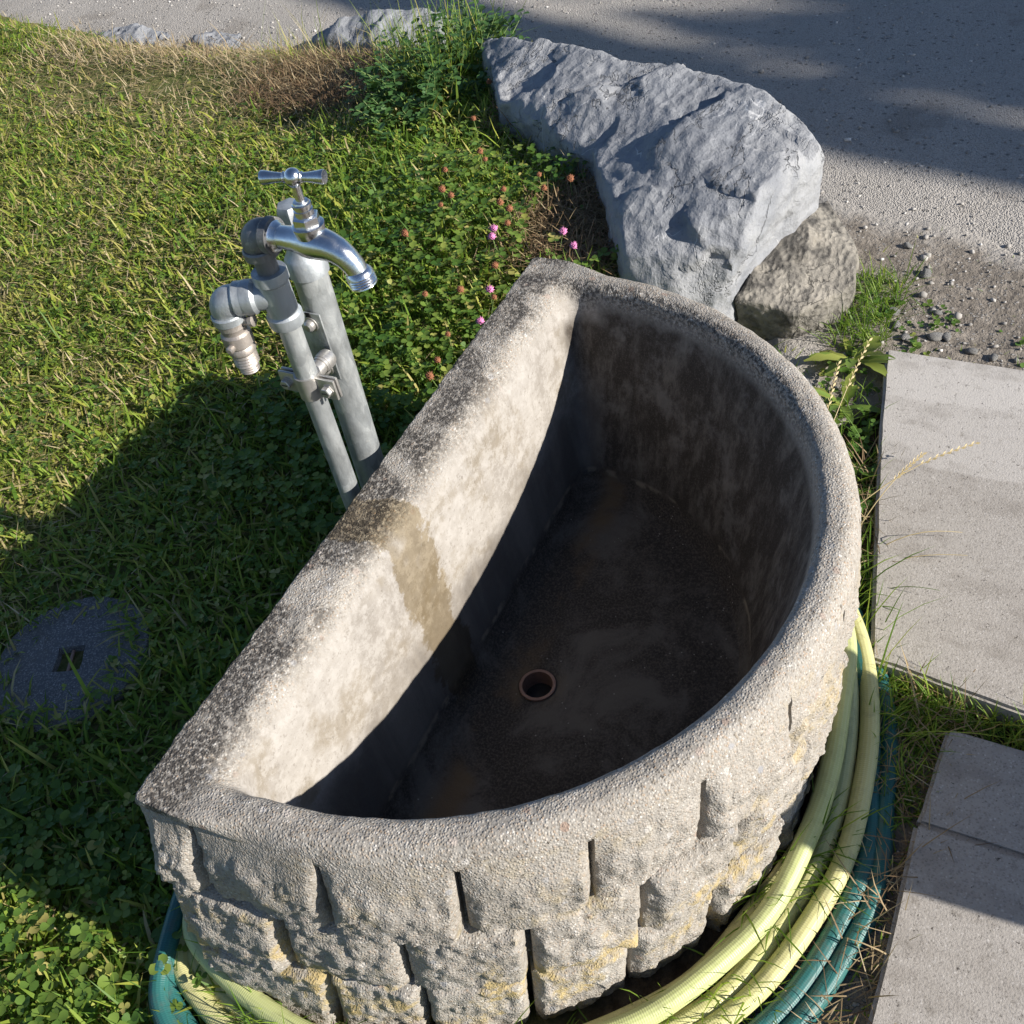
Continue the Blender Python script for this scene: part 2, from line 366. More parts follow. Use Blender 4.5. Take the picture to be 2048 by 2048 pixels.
def ground_mat():
    n = NT('lawn_soil'); X, Y, Z = n.xyz()
    soil = n.mix(n.rng(n.noise(40, 6, .7), .35, .68), (.060, .044, .030), (.15, .115, .08))
    lawn = n.mix(n.rng(n.noise(60, 5, .7), .35, .7), (.085, .115, .032), (.23, .20, .085))
    f = n.rng(Y, .35, .2)
    far = n.mix(n.rng(n.noise(1.2, 5), .4, .6), (.13, .18, .045), (.21, .23, .07))
    col = n.mix(f, soil, lawn)
    d = n.rng(n.math('ADD', n.math('ABSOLUTE', X), n.math('ABSOLUTE', Y)), 6, 10)
    col = n.mix(d, col, far)
    h = n.math('ADD', n.noise(60, 6, .7), n.math('MULTIPLY', n.noise(300, 3), .3))
    return n.set(col=col, rough=1.0, nor=n.bump(h, .012, 1), spec=.1)
M_ground = ground_mat()
def road_mat():
    n = NT('compacted_gravel')
    big = n.noise(2.2, 5, .6); v = n.voro(260); s = n.t.nodes.new('ShaderNodeSeparateColor'); n.t.links.new(v.outputs['Color'], s.inputs[0])
    v3 = n.voro(60); s3 = n.t.nodes.new('ShaderNodeSeparateColor'); n.t.links.new(v3.outputs['Color'], s3.inputs[0])
    col = n.mix(big, (.37, .34, .305), (.46, .43, .39))
    g = n.ramp(s.outputs[0], [(0, (.14, .135, .13)), (.3, (.30, .28, .25)), (.7, (.42, .39, .36)), (1, (.60, .57, .53))])
    col = n.mix(n.math('MULTIPLY', n.rng(v.outputs['Distance'], .6, .3), .55), col, g)
    pit = n.math('MULTIPLY', n.rng(v3.outputs['Distance'], .34, .22), n.math('GREATER_THAN', s3.outputs[0], .8))
    col = n.mix(n.math('MULTIPLY', pit, .6), col, (.10, .095, .09))
    soil = n.rng(n.noise(3.2, 5, .6, n.mapv(loc=(1.1, .3, 0))), .58, .68, 0, .35)
    col = n.mix(soil, col, (.17, .14, .11))
    h = n.math('SUBTRACT', n.math('ADD', n.rng(v.outputs['Distance'], .7, .1), n.noise(90, 4)), pit)
    return n.set(col=col, rough=.95, nor=n.bump(h, .0028, .9), spec=.2)
M_road = road_mat()
def dirt_mat(verge=False):
    n = NT('stony_dirt' if verge else 'bare_dirt')
    col = n.mix(n.rng(n.noise(30, 6, .7), .35, .68), (.19, .165, .138), (.33, .29, .245))
    v = n.voro(130); s = n.t.nodes.new('ShaderNodeSeparateColor'); n.t.links.new(v.outputs['Color'], s.inputs[0])
    st = n.math('MULTIPLY', n.rng(v.outputs['Distance'], .45, .3), n.math('GREATER_THAN', s.outputs[0], .62))
    col = n.mix(n.math('MULTIPLY', st, .8), col, n.mix(s.outputs[1], (.22, .21, .20), (.48, .46, .43)))
    if verge:
        rd = n.mix(n.noise(2.2, 5, .6), (.37, .34, .305), (.46, .43, .39)); e = n.attr('edge')
        col = n.mix(n.rng(n.math('ADD', e, n.math('MULTIPLY', n.math('SUBTRACT', n.noise(11, 5, .65), .5), .7)), .10, .32), rd, col)
    h = n.math('ADD', n.noise(70, 5, .7), n.math('MULTIPLY', st, .5))
    return n.set(col=col, rough=1, nor=n.bump(h, .010, 1), spec=.15)
M_dirt = dirt_mat()
M_verge = dirt_mat(True)
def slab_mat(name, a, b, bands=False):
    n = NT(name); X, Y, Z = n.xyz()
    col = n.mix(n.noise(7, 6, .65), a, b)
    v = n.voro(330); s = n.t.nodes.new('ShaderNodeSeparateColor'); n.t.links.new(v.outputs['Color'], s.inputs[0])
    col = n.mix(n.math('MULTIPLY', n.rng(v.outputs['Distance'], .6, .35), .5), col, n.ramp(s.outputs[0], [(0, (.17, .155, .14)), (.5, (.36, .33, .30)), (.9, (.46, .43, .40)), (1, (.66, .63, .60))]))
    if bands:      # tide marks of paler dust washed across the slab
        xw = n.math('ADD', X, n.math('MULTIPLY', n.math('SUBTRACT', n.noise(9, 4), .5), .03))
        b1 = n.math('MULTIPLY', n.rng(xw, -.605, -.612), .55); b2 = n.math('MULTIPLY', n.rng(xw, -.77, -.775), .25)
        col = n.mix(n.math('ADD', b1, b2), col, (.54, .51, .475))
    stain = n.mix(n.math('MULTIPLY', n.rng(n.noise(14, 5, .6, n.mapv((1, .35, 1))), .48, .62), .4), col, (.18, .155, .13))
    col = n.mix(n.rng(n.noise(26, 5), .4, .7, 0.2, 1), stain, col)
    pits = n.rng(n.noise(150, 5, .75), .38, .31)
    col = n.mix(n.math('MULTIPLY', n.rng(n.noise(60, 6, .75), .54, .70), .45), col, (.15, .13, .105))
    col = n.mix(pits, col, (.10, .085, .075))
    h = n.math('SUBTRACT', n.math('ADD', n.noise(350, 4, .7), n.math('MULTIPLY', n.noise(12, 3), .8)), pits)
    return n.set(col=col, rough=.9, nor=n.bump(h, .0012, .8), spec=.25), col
M_slab = slab_mat('paving_concrete', (.36, .33, .295), (.44, .41, .375))[0]
M_slab_a = slab_mat('banded_paving_concrete', (.36, .33, .295), (.44, .41, .375), True)[0]
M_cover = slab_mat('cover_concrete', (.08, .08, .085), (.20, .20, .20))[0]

# ------------------------------------------------------------------ ground layout (metres; trough centre at the origin)
def ground_z(u, v):
    z = .010*noise.noise(Vector((u*1.7, v*1.7, 0)))+.004*noise.noise(Vector((u*7, v*7, 3.1)))
    if v < .06 and u < -.25:        # the lawn is a low terrace held by the boulders, falling to the road
        z += (.06+.09*smooth((v+1.5)/.8))*smooth((-.25-u)/.75)*smooth((.06-v)/.22)*smooth((u-road_mid(v)+.06)/.20)
    return z
def road_mid(v):
    base = -1.90 if v < -.9 else (-1.90+(v+.9)*.65 if v < 0 else -1.315+v*.55)
    return base-max(0, -2.3-v)*.22
def road_edge(v):
    """u below which gravel begins, as a function of v"""
    base = road_mid(v)-.07
    return base+.04*noise.noise(Vector((v*2.3, 5.5, 0)))+.025*noise.noise(Vector((v*9, 1.5, 0)))
def make_ground():
    # one sheet: fine near, stretched to the horizon far away
    n = 150
    t = np.linspace(-1, 1, n); c = np.sign(t)*(np.abs(t)*3.2+120*np.abs(t)**9)
    U, W = np.meshgrid(c-.6, c-1.0, indexing='ij')
    Zs = np.array([ground_z(a, b) if abs(a) < 6 and abs(b) < 6 else 0. for a, b in zip(U.ravel(), W.ravel())])
    V = np.stack([U.ravel(), W.ravel(), Zs], 1)
    F = grid_faces(n, n)[:, ::-1]
    me = from_arrays('ground', V, F)
    link('ground', me, M_ground, kind='structure')
make_ground()
def make_road():
    vs = np.concatenate([np.linspace(-40, -4.2, 20), np.linspace(-4, 1.6, 240), np.linspace(1.8, 40, 20)])
    V = []; nc = 16
    for v in vs:
        e = road_edge(v) if -5 < v < 2 else (-2.4 if v < 0 else -.4-.05*v)
        for k in range(nc):
            u = e-(k/(nc-1))**2*9.0
            z = (ground_z(u, v) if -6 < u and -6 < v < 6 else 0)+.004+(.010 if k else -.004)
            V.append((u, v, z))
    link('gravel_road', from_arrays('gravel_road', np.array(V), grid_faces(len(vs), nc)), M_road, kind='structure')
make_road()
def make_patch(name, poly, mat, dz, step=.035, jag=.035):
    """bare dirt patch following the ground; polygon with a ragged rim"""
    P = np.array(poly); c = P.mean(0); m = 120; ring = []
    seg = np.linalg.norm(np.roll(P, -1, 0)-P, axis=1); cum = np.concatenate([[0], np.cumsum(seg)]); P2 = np.vstack([P, P[:1]])
    for s in np.linspace(0, cum[-1], m, endpoint=False):
        i = np.searchsorted(cum, s, 'right')-1; f = (s-cum[i])/seg[i]; p = P2[i]*(1-f)+P2[i+1]*f
        k = jag*noise.noise(Vector((p[0]*6, p[1]*6, 2)))+jag*.5*noise.noise(Vector((p[0]*21, p[1]*21, 7)))
        d = p-c; ring.append(p+d/np.linalg.norm(d)*k)
    V = []; nr = 14
    for j in range(nr):
        t = 1-j/nr
        for p in ring:
            q = c+(p-c)*t; V.append((q[0], q[1], ground_z(q[0], q[1])+(dz if j else -.006)))
    V.append((c[0], c[1], ground_z(*c)+dz)); F = [grid_faces(nr, m, True), np.array([((nr-1)*m+k, (nr-1)*m+(k+1) % m, nr*m) for k in range(m)])]
    me = from_arrays(name, np.array(V), F); attr(me, 'edge', np.concatenate([np.repeat(np.arange(nr)/nr, m), [1.]]))
    link(name, me, mat, kind='structure')
make_patch('dirt_verge', [(-1.45, .10), (-1.33, .55), (-1.20, 1.3), (-.55, 1.35), (-.80, .42), (-.62, .28), (-.9, .12)], M_verge, .016, jag=.06)
make_patch('dirt_strip', [(-.16, .45), (-.05, .80), (.06, 1.0), (.75, 1.0), (.75, .45), (.45, .42), (.2, .50)], M_dirt, .008)

# ------------------------------------------------------------------ paving slabs on the path
path = link('path', from_arrays('path', np.array([(-.93, .44, -.03), (.95, .56, -.03), (.95, 1.75, -.03), (-.93, 1.75, -.03)]), np.array([(0, 1, 2, 3)])), M_dirt, kind='structure', smooth=False)
def slab(poly, ztop, mat, thick=.05):
    P = [Vector((x, y)) for x, y in poly]
    bm = bmesh.new()
    vs = [bm.verts.new((p.x, p.y, ztop)) for p in P]; f = bm.faces.new(vs)
    r = bmesh.ops.extrude_face_region(bm, geom=[f]); 
    for v in r['geom']:
        if isinstance(v, bmesh.types.BMVert): v.co.z -= thick
    bmesh.ops.recalc_face_normals(bm, faces=bm.faces[:])
    bmesh.ops.bevel(bm, geom=bm.edges[:], offset=.005, segments=2, affect='EDGES')
    bmesh.ops.subdivide_edges(bm, edges=[e for e in bm.edges if e.calc_length() > .08], cuts=12, use_grid_fill=True)
    bmesh.ops.triangulate(bm, faces=[f for f in bm.faces if len(f.verts) > 4])
    for v in bm.verts:
        v.co.x += .0022*noise.noise(Vector((v.co.x*30, v.co.y*30, 1))); v.co.y += .0022*noise.noise(Vector((v.co.x*30, v.co.y*30, 5)))
    me = bpy.data.meshes.new('paving_slab'); bm.to_mesh(me); bm.free()
    o = link('paving_slab', me, mat, path); me.set_sharp_from_angle(angle=R(40)); return o
slab([(-.900, .376), (-.600, .428), (-.195, .508), (-.172, .72), (-.172, 1.6), (-.900, 1.6)], .042, M_slab_a)
slab([(-.118, .628), (.0358, .619), (.0378, 1.6), (-.118, 1.6)], .040, M_slab)
slab([(.037, .618), (.90, .622), (.90, 1.6), (.039, 1.6)], .042, M_slab)

# ------------------------------------------------------------------ stone trough
trough = empty('stone_trough', (0, 0, 0), label='half-round weathered concrete trough with split stone face and open basin', cat='trough')
NL = 420
def dloop(Rr, vb, sig):
    th = np.linspace(math.pi/2, math.pi, 400)
    seg = [np.stack([Rr*np.cos(th), Rr*np.sin(th)], 1)]
    if vb < 0:
        k = np.linspace(0, vb, 60)[1:]; seg.append(np.stack([np.full(59, -Rr), k], 1)); ue = Rr
    else:
        a = math.asin(vb/Rr); th2 = np.linspace(math.pi/2, math.pi-a, 400); seg = [np.stack([Rr*np.cos(th2), Rr*np.sin(th2)], 1)]; ue = Rr*math.cos(a)
    k = np.linspace(-ue, 0, 200)[1:]; seg.append(np.stack([k, np.full(199, vb)], 1))
    half = np.vstack(seg); mir = half[::-1].copy(); mir[:, 0] *= -1
    P = np.vstack([half, mir[1:-1]])
    def resamp(P, n):
        Q = np.vstack([P, P[:1]]); d = np.concatenate([[0], np.cumsum(np.linalg.norm(np.diff(Q, axis=0), axis=1))])
        s = np.linspace(0, d[-1], n, endpoint=False)
        return np.stack([np.interp(s, d, Q[:, 0]), np.interp(s, d, Q[:, 1])], 1), d[-1]
    P, L = resamp(P, 1600); ds = L/1600; kk = max(1, int(3*sig/ds)); x = np.arange(-kk, kk+1)*ds; g = np.exp(-x*x/(2*sig*sig)); g /= g.sum()
    Pw = np.vstack([P[-kk:], P, P[:kk]])
    Q = np.stack([np.convolve(Pw[:, 0], g, 'valid'), np.convolve(Pw[:, 1], g, 'valid')], 1)
    return resamp(Q, NL)[0]
HT = .43
def make_basin():
    rings = []   # (R, vb, sigma, z on the arc, z on the back)
    for z in (0, .06, .12, .18, .24, .30, .35, .375): rings.append((.478, -.118, .004, z, z))
    rings.append((.486, -.118, .004, .398, .386))
    for a in np.linspace(0, 90, 9):
        c, s = math.cos(R(a)), math.sin(R(a)); rings.append((.474+.0236*c, -.114-.005*c, .004+.004*s, .4005+.0295*s, .418+.012*s))
    for t in (.25, .5, .75): rings.append((.474-.006*t, -.114+.042*t, .006+.010*t, HT, HT-.002*t))
    for a in np.linspace(0, 90, 14):
        c, s = math.cos(R(a)), math.sin(R(a)); rings.append((.465-.016*s, -.072+.040*s, .016+.006*s, HT-.016*(1-c), HT-.002-.048*(1-c)))
    for t in np.linspace(.06, 1, 16):
        za = .413+(.125-.413)*t; zb = .379+(.115-.379)*t
        rings.append((.449+(.375-.449)*t, -.032+(-.012+.032)*t, .022, za, zb))
    for a in np.linspace(15, 90, 6):
        s, c = math.sin(R(a)), math.cos(R(a)); rings.append((.375-.018*s*s, -.012+.020*s*s, .022, .125-.043*s, .115-.033*s))
    loops = []; n_wall = len(rings)
    for ri, (Rr, vb, sg, za, zb) in enumerate(rings):
        L = dloop(Rr, vb, sg)
        if 9 <= ri < 21:      # square ends: the two back corners keep a sharper arris than the half round
            kk = 1.0 if ri < 18 else 1-(ri-17)/4
            wv = np.clip((.03-L[:, 1])/.10, 0, 1); wv = wv*wv*(3-2*wv); L[:, 0] *= 1+wv*kk*(.506/Rr-1)*(1 if ri < 17 else .9)
        wgt = np.clip((.02-L[:, 1])/.045, 0, 1); wgt = wgt*wgt*(3-2*wgt)
        loops.append(np.c_[L, za*(1-wgt)+zb*wgt])
    last = loops[-1]; cc = np.array([.033, .085]); ang = np.arctan2(last[:, 1]-cc[1], last[:, 0]-cc[0])
    ring = np.c_[cc[0]+.0272*np.cos(ang), cc[1]+.0272*np.sin(ang)]
    for t in (.12, .25, .4, .55, .7, .82, .92, 1.0):
        xy = last[:, :2]*(1-t)+ring*t; loops.append(np.c_[xy, last[:, 2]*(1-t)+.0795*t])
    loops.append(np.c_[ring, np.full(NL, .045)]); loops.append(np.c_[ring*.2+cc*.8, np.full(NL, .044)])
    V = np.vstack(loops)
    # worn, slightly wavy surface
    out = V.copy()
    for i, (x, y, z) in enumerate(V):
        ring_i = i//NL
        p = Vector((x, y, z)); a = .8 if ring_i < 30 else .35
        if ring_i >= n_wall: a = .15
        d = Vector((noise.noise(p*22), noise.noise(p*22+Vector((7, 0, 0))), noise.noise(p*22+Vector((0, 7, 0)))))*.0022*a
        d += Vector((noise.noise(p*75), noise.noise(p*75+Vector((7, 0, 0))), noise.noise(p*75+Vector((0, 7, 0)))))*.0016*a
        if ring_i < 18 and y < -.09:      # chipped back arris
            k = max(0, noise.noise(p*60+Vector((3, 3, 3)))-.25); d += Vector((0, .006*k, -.005*k)); d *= .7
            d.y += .002*noise.noise(Vector((x*90, 0, z*90)))
        k = .10*max(0, .40-z) if ring_i < 12 else 0     # the old trough has settled and leans a little
        out[i] = (x+d.x+.43*k, y+d.y-.89*k, z+d.z)
    me = from_arrays('basin', out, grid_faces(len(loops), NL, True))
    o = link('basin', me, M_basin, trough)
    bm = bmesh.new(); bm.from_mesh(me); bmesh.ops.recalc_face_normals(bm, faces=bm.faces[:]); bm.to_mesh(me); bm.free()
    for p in me.polygons: p.use_smooth = True
make_basin()
# drain
dr = lathe('drain_ring', [(-.004, .0272), (0.0, .0272), (.0028, .0270), (.0034, .0255), (.003, .0225), (-.001, .0218), (-.03, .0216)], (.033, .085, .0795), (0, 0, 1), M_drain, trough, 36, False)
tube('drain_hole', [(.033, .085, .0515), (.033, .085, .0545)], .0214, M_dark, trough, 24)
def surf(th, off, z=0.):
    """outer face: th in degrees along the half round (0 = near-left end), straight returns past 0 and 180; the face follows the rounded rim at the top, spreads at the foot of the near end and leans a little"""
    r = .4985 if z < .396 else .474+.0248*math.sqrt(max(0, 1-((z-.396)/.034)**2))
    off += .055*max(0, .29-z)*smooth((34-th)/30)
    k = .10*max(0, .40-z)
    if th < 0: p = Vector((r+off+.006*smooth(-th/8), R(th)*.54, z))
    elif th > 180: p = Vector((-r-off-.006*smooth((th-180)/8), -R(th-180)*.54, z))
    else: a = R(th); p = Vector(((r+off)*math.cos(a), (r+off)*math.sin(a), z))
    return p+Vector((.43*k, -.89*k, 0))
def stone(t0, t1, z0, z1, seed, course):
    nx, nz = 34, 24; V = []
    rs = random.Random(seed); sx = rs.uniform(-.3, .3); bul = rs.uniform(.015, .021)
    if t0 > (70 if course == 0 else 84): bul *= .35
    if t0 < -12: bul *= 1.5
    sd = Vector((seed*3.7, seed*1.3, seed*.77))
    wl = rs.uniform(.009, .019)
    # a few random facet planes clipped against each other give the pitched look
    planes = []
    for q in range(6):
        planes.append((rs.uniform(-1, 1), rs.uniform(-.8, .8), rs.uniform(-.5, .5), rs.uniform(-.5, .5), rs.uniform(.82, 1.08)))
    for j in range(nz):
        fz = j/(nz-1)
        for i in range(nx):
            fx = i/(nx-1); th = t0+(t1-t0)*fx; z = z0+(z1-z0)*fz
            p3 = surf(th, 0, z)
            wob = .006*noise.noise(p3*26+sd)+.005*noise.noise(p3*70-sd)
            exl = fx*(t1-t0)*.0087; exr = (1-fx)*(t1-t0)*.0087; ez0 = fz*(z1-z0); ez1 = (1-fz)*(z1-z0)
            px, pz = 2*fx-1, 2*fz-1
            h = min(hh+gx*(px-cx_)*.55+gz*(pz-cz_)*.55 for (cx_, cz_, gx, gz, hh) in planes)
            h = max(.12, min(1.15, h))
            ed = smooth((exl+wob)/wl)*.8+.2*smooth(exl/.004)
            ed = min(ed, smooth((exr+wob*.4)/.010)*.6+.4*smooth(exr/.003))
            ed *= smooth((ez0+wob*.5)/.007)*.6+.4*smooth(ez0/.002)
            if course == 0: top = smooth(ez1/.085)
            else: top = smooth((ez1+wob*.5)/.007)*.6+.4*smooth(ez1/.002)
            off = bul*h*ed*top
            rough = .0050*fbm(p3*24+sd, .9, 5)+.0062*(abs(noise.noise(p3*58+sd))-.25)+.0036*noise.noise(p3*140+sd)
            off += rough*(.55+.45*ed)*(.06+.94*top)
            off = max(off, -.004)+(.0035*top-.0012*(1-top) if course == 0 else .003)
            p = surf(th, off, z)
            V.append((p.x, p.y, z+.0025*noise.noise(p3*40+sd)*ed*(top if course == 0 else 1)))
    nf = len(V); F = [grid_faces(nz, nx)]
    # skirt going into the wall
    border = [i for i in range(nx)]+[nx*(j+1)-1 for j in range(1, nz)]+[nx*(nz-1)+i for i in range(nx-2, -1, -1)]+[nx*j for j in range(nz-2, 0, -1)]
    for b in border:
        x, y, z = V[b]; fx = (b % nx)/(nx-1); th = t0+(t1-t0)*fx; p = surf(th, -.030, z); V.append((p.x, p.y, z))
    m = len(border)
    F.append(np.array([(border[k], nf+k, nf+(k+1) % m, border[(k+1) % m]) for k in range(m)]))
    me = from_arrays('stone_block', np.array(V), F)
    bm = bmesh.new(); bm.from_mesh(me); bmesh.ops.recalc_face_normals(bm, faces=bm.faces[:]); bm.to_mesh(me); bm.free()
    o = link('stone_block', me, M_block, trough); me.set_sharp_from_angle(angle=R(50)); return o
g = .40
J0 = [-12.6, -5.5, 11.3, 27.8, 43.2, 57.8, 72.6, 88, 103.5, 119, 134.5, 150, 165.5, 181, 192.6]
J1 = [-12.6, 3.0, 19.3, 35.0, 50.0, 64.5, 79.5, 95, 110.5, 126, 141.5, 157, 172.5, 192.6]
J2 = [-12.6, 7.5, 20.5, 34.6, 48.6, 62.0, 76.5, 91, 106, 121, 136, 151, 166, 192.6]
sd = 11
for ci, (J, z0, z1) in enumerate(((J0, .279, .421), (J1, .140, .2745), (J2, .0, .1355))):
    for a, b in zip(J[:-1], J[1:]):
        stone(a+(g if a > -12 else 0), b-(g if b < 192 else 0), z0, z1, sd, ci); sd += 1

# ------------------------------------------------------------------ standpipe with tap
sp = empty('standpipe', (.0245, -.147, 0), label='galvanised standpipe with chrome tap beside the trough', cat='standpipe')
B = Vector((0, 0, 0))
Ez = .800
tube('riser_pipe', [(0, 0, -.02), (0, 0, .35), (0, 0, .70)], .0135, M_galv, sp, 24)
DU = Vector((.42, -.9075, 0)).normalized()
# support post, leaning slightly
pa = Vector((-.0615, -.0197, -.02)); pb = Vector((-.0825, -.0197, .705))
tube('support_post', [pa, pa.lerp(pb, .5), pb], .0212, M_galv, sp, 28)
pax = (pb-pa).normalized()
cap = lathe('post_fitting', [(-.012, .0216), (-.012, .0245), (.010, .0245), (.013, .0225), (.022, .0175), (.036, .0165), (.038, .0165)], pb, pax, M_cast, sp, 28)
# square-headed plug
q = pb+pax*.036; up = pax
def prism(name, n, org, ax, prof, mat, parent):
    o = lathe(name, prof, org, ax, mat, parent, n); o.data.set_sharp_from_angle(angle=R(20)); return o
prism('post_plug', 6, q, up, [(0, .0125), (.010, .0150), (.034, .0168), (.040, .0150), (.041, .0145)], M_cast, cap)
# tee, nipple, elbow
tee = lathe('pipe_tee', [(-.118, .0145), (-.118, .0198), (-.114, .0208), (-.104, .0208), (-.101, .0180), (-.062, .0178), (-.059, .0203), (-.050, .0203), (-.047, .0198), (-.047, .0120)], (0, 0, Ez), (0, 0, 1), M_cast, sp, 32)
tb = Vector((0, 0, Ez-.078))
br = lathe('tee_branch', [(.004, .0162), (.022, .0165), (.026, .0200), (.036, .0203), (.039, .0196), (.039, .010)], tb, DU, M_cast, tee, 28)
lathe('nipple', [(-.052, .0125), (-.020, .0125)], (0, 0, Ez), (0, 0, 1), M_iron, sp, 24)
def elbow(name, c, d_from, d_to, rad, bend, mat, parent):
    """quarter bend from direction d_from (coming in) to d_to (going out)"""
    a = Vector(d_from).normalized(); b = Vector(d_to).normalized(); c = Vector(c)
    path = [c-a*(bend+.012), c-a*bend]; rr = [rad*.98, rad]
    ctr = c-a*bend+b*bend
    for k in range(1, 12):
        t = k/12*math.pi/2; path.append(ctr-b*bend*math.cos(t)+a*bend*math.sin(t)); rr.append(rad*(1+.10*math.sin(2*t)))
    path += [c+b*bend, c+b*(bend+.010)]; rr += [rad, rad*.98]
    o = tube(name, path, rr, mat, parent, 26)
    lathe('elbow_band', [(0, rad*.9), (0, rad*1.15), (.0085, rad*1.17), (.0105, rad*1.08), (.0105, rad*.7)], c-a*(bend+.0115), a, mat, o, 28)
    lathe('elbow_band', [(0, rad*.9), (0.0, rad*1.08), (.002, rad*1.17), (.0105, rad*1.15), (.0105, rad*.7)], c+b*(bend+.0015), b, mat, o, 28)
    return o
elbow('pipe_elbow', (0, 0, Ez), (0, 0, 1), (0, 1, 0), .0172, .015, M_iron, sp)
sc = tb+DU*.064
elbow('side_elbow', sc, DU, (0, 0, -1), .0170, .014, M_cast, sp)
hc = lathe('hose_coupling', [(0, .0125), (.004, .0165), (.010, .0170), (.013, .0150), (.017, .0150), (.020, .0178), (.034, .0180), (.037, .0150), (.040, .0168), (.045, .0168), (.048, .0140), (.051, .0150), (.0525, .0138), (.055, .0150), (.0565, .0138), (.059, .0150), (.0605, .0138), (.063, .0150), (.065, .0130), (.066, .0116), (.0675, .0122), (.069, .0114), (.0705, .0122), (.072, .0114), (.0735, .0122), (.075, .0112), (.075, .006)], sc-Vector((0, 0, .024)), (0, 0, -1), M_brass, sp, 30)
lug = DU.cross(Vector((0, 0, 1)))
for s in (-1, 1):
    lathe('coupling_lug', [(.013, .0045), (.0235, .0050), (.0250, .003)], sc-Vector((0, 0, .054)), lug*s+DU*.25, M_brass, hc, 14)
lathe('bleed_screw', [(.012, .005), (.024, .0052), (.025, .0072), (.030, .0072), (.031, .004)], sc-Vector((0, 0, .030)), Vector((-.2, .95, .1)), M_brass, hc, 10)
# chrome tap
tap = tube('tap_body', [(0, .034, Ez), (0, .044, Ez), (0, .056, Ez-.0005), (0, .066, Ez-.001), (0, .076, Ez-.001), (0, .086, Ez-.0015), (0, .096, Ez-.0035), (0, .105, Ez-.0075), (0, .113, Ez-.014), (0, .119, Ez-.022), (0, .1225, Ez-.030), (0, .1235, Ez-.034)],
           [.0125, .0128, .0140, .0165, .0180, .0172, .0155, .0142, .0130, .0122, .0118, .0118], M_chrome, sp, 32)
lathe('inlet_collar', [(.0225, .0135), (.0225, .0160), (.025, .0168), (.029, .0168), (.0305, .0150), (.036, .0128), (.036, .01)], (0, 0, Ez), (0, 1, 0), M_chrome, tap, 32)
bn = lathe('bonnet', [(.008, .0150), (.014, .0166), (.0185, .0172), (.0205, .0172), (.0215, .0150), (.0215, .01)], (0, .0765, Ez), (0, 0, 1), M_chrome, tap, 32)
prism('bonnet_nut', 6, Vector((0, .0765, Ez+.0215)), Vector((0, 0, 1)), [(0, .0135), (.001, .0146), (.0085, .0146), (.0098, .0132), (.0098, .006)], M_chrome, bn)
lathe('packing_gland', [(.031, .0105), (.038, .0102), (.039, .0088), (.0405, .0088), (.041, .0100), (.0445, .0100), (.0455, .0085), (.0470, .0080), (.0475, .0050)], (0, .0765, Ez), (0, 0, 1), M_chrome, bn, 28)
hd = lathe('tap_handle', [(.047, .0050), (.060, .0044), (.064, .0046), (.0658, .0062), (.0690, .0082), (.0733, .0093), (.0775, .0084), (.0806, .0062), (.0825, .0026), (.0829, .0004)], (0, .0770, Ez), (0, 0, 1), M_chrome, tap, 30)
for s in (-1, 1):
    lathe('handle_arm', [(.006, .0050), (.0085, .0048), (.010, .0058), (.0113, .0046), (.020, .0054), (.030, .0070), (.0335, .0074), (.0345, .0070), (.0348, .0060), (.0345, .0005)], (0, .0770, Ez+.0735), (-.2*s, s, 0), M_chrome, hd, 26)
lathe('outlet_thread', [(-.006, .0118), (-.004, .0140), (.000, .0152), (.0015, .0144), (.003, .0153), (.0045, .0144), (.006, .0153), (.0075, .0144), (.009, .0153), (.0105, .0144), (.012, .0148), (.0125, .0120), (.004, .0105), (.003, .0005)], (0, .1240, Ez-.0335), (0, .18, -1), M_chrome, tap, 32)
# pipe clamp tying riser to post
cz_ = .592
cl = tube('pipe_clamp', [(0, 0, cz_-.016), (0, 0, cz_+.016)], .0162, M_bolt, sp, 28)
for half in (1, -1):
    for s in (-1, 1):
        fl = bevel_box('clamp_flange', Vector((half*.0032, s*.0275, cz_)), (.0040, .026, .029), M_bolt, cl, .0016)
for s in (-1, 1):
    b = prism('clamp_bolt', 6, Vector((.005, s*.0295, cz_)), Vector((1, 0, 0)), [(0, .0085), (.0012, .0085), (.0012, .0070), (.0070, .0070), (.0078, .0060), (.0078, .002)], M_bolt, cl)
    bevel_box('bolt_slot', Vector((.0130, s*.0295, cz_)), (.0012, .0085, .0016), M_dark, cl, .0004, seg=1)
lathe('clamp_spacer', [(-.014, .0105), (-.030, .0105), (-.030, .0118), (-.034, .0118), (-.034, .0125), (-.046, .0125), (-.050, .011)], (0, -.004, cz_+.002), (1, 0, .0), M_bolt, cl, 24)
pz = .602; pu = -.0577
mpl = bevel_box('mounting_plate', Vector((pu+.0012, -.0195, pz)), (.0028, .034, .100), M_galv, sp, .0012)
for s in (-1, 1):
    hx = lathe('plate_bolt', [(0, .0105), (.0015, .0105), (.0018, .0076), (.0068, .0072), (.0092, .0045), (.0095, .001)], Vector((pu+.0026, -.0195, pz+s*.034)), (1, 0, 0), M_bolt, mpl, 20)
    bevel_box('plate_slot', Vector((pu+.0028, -.0195, pz+s*.034+.010)), (.0010, .0070, .014), M_dark, mpl, .0004, seg=1)

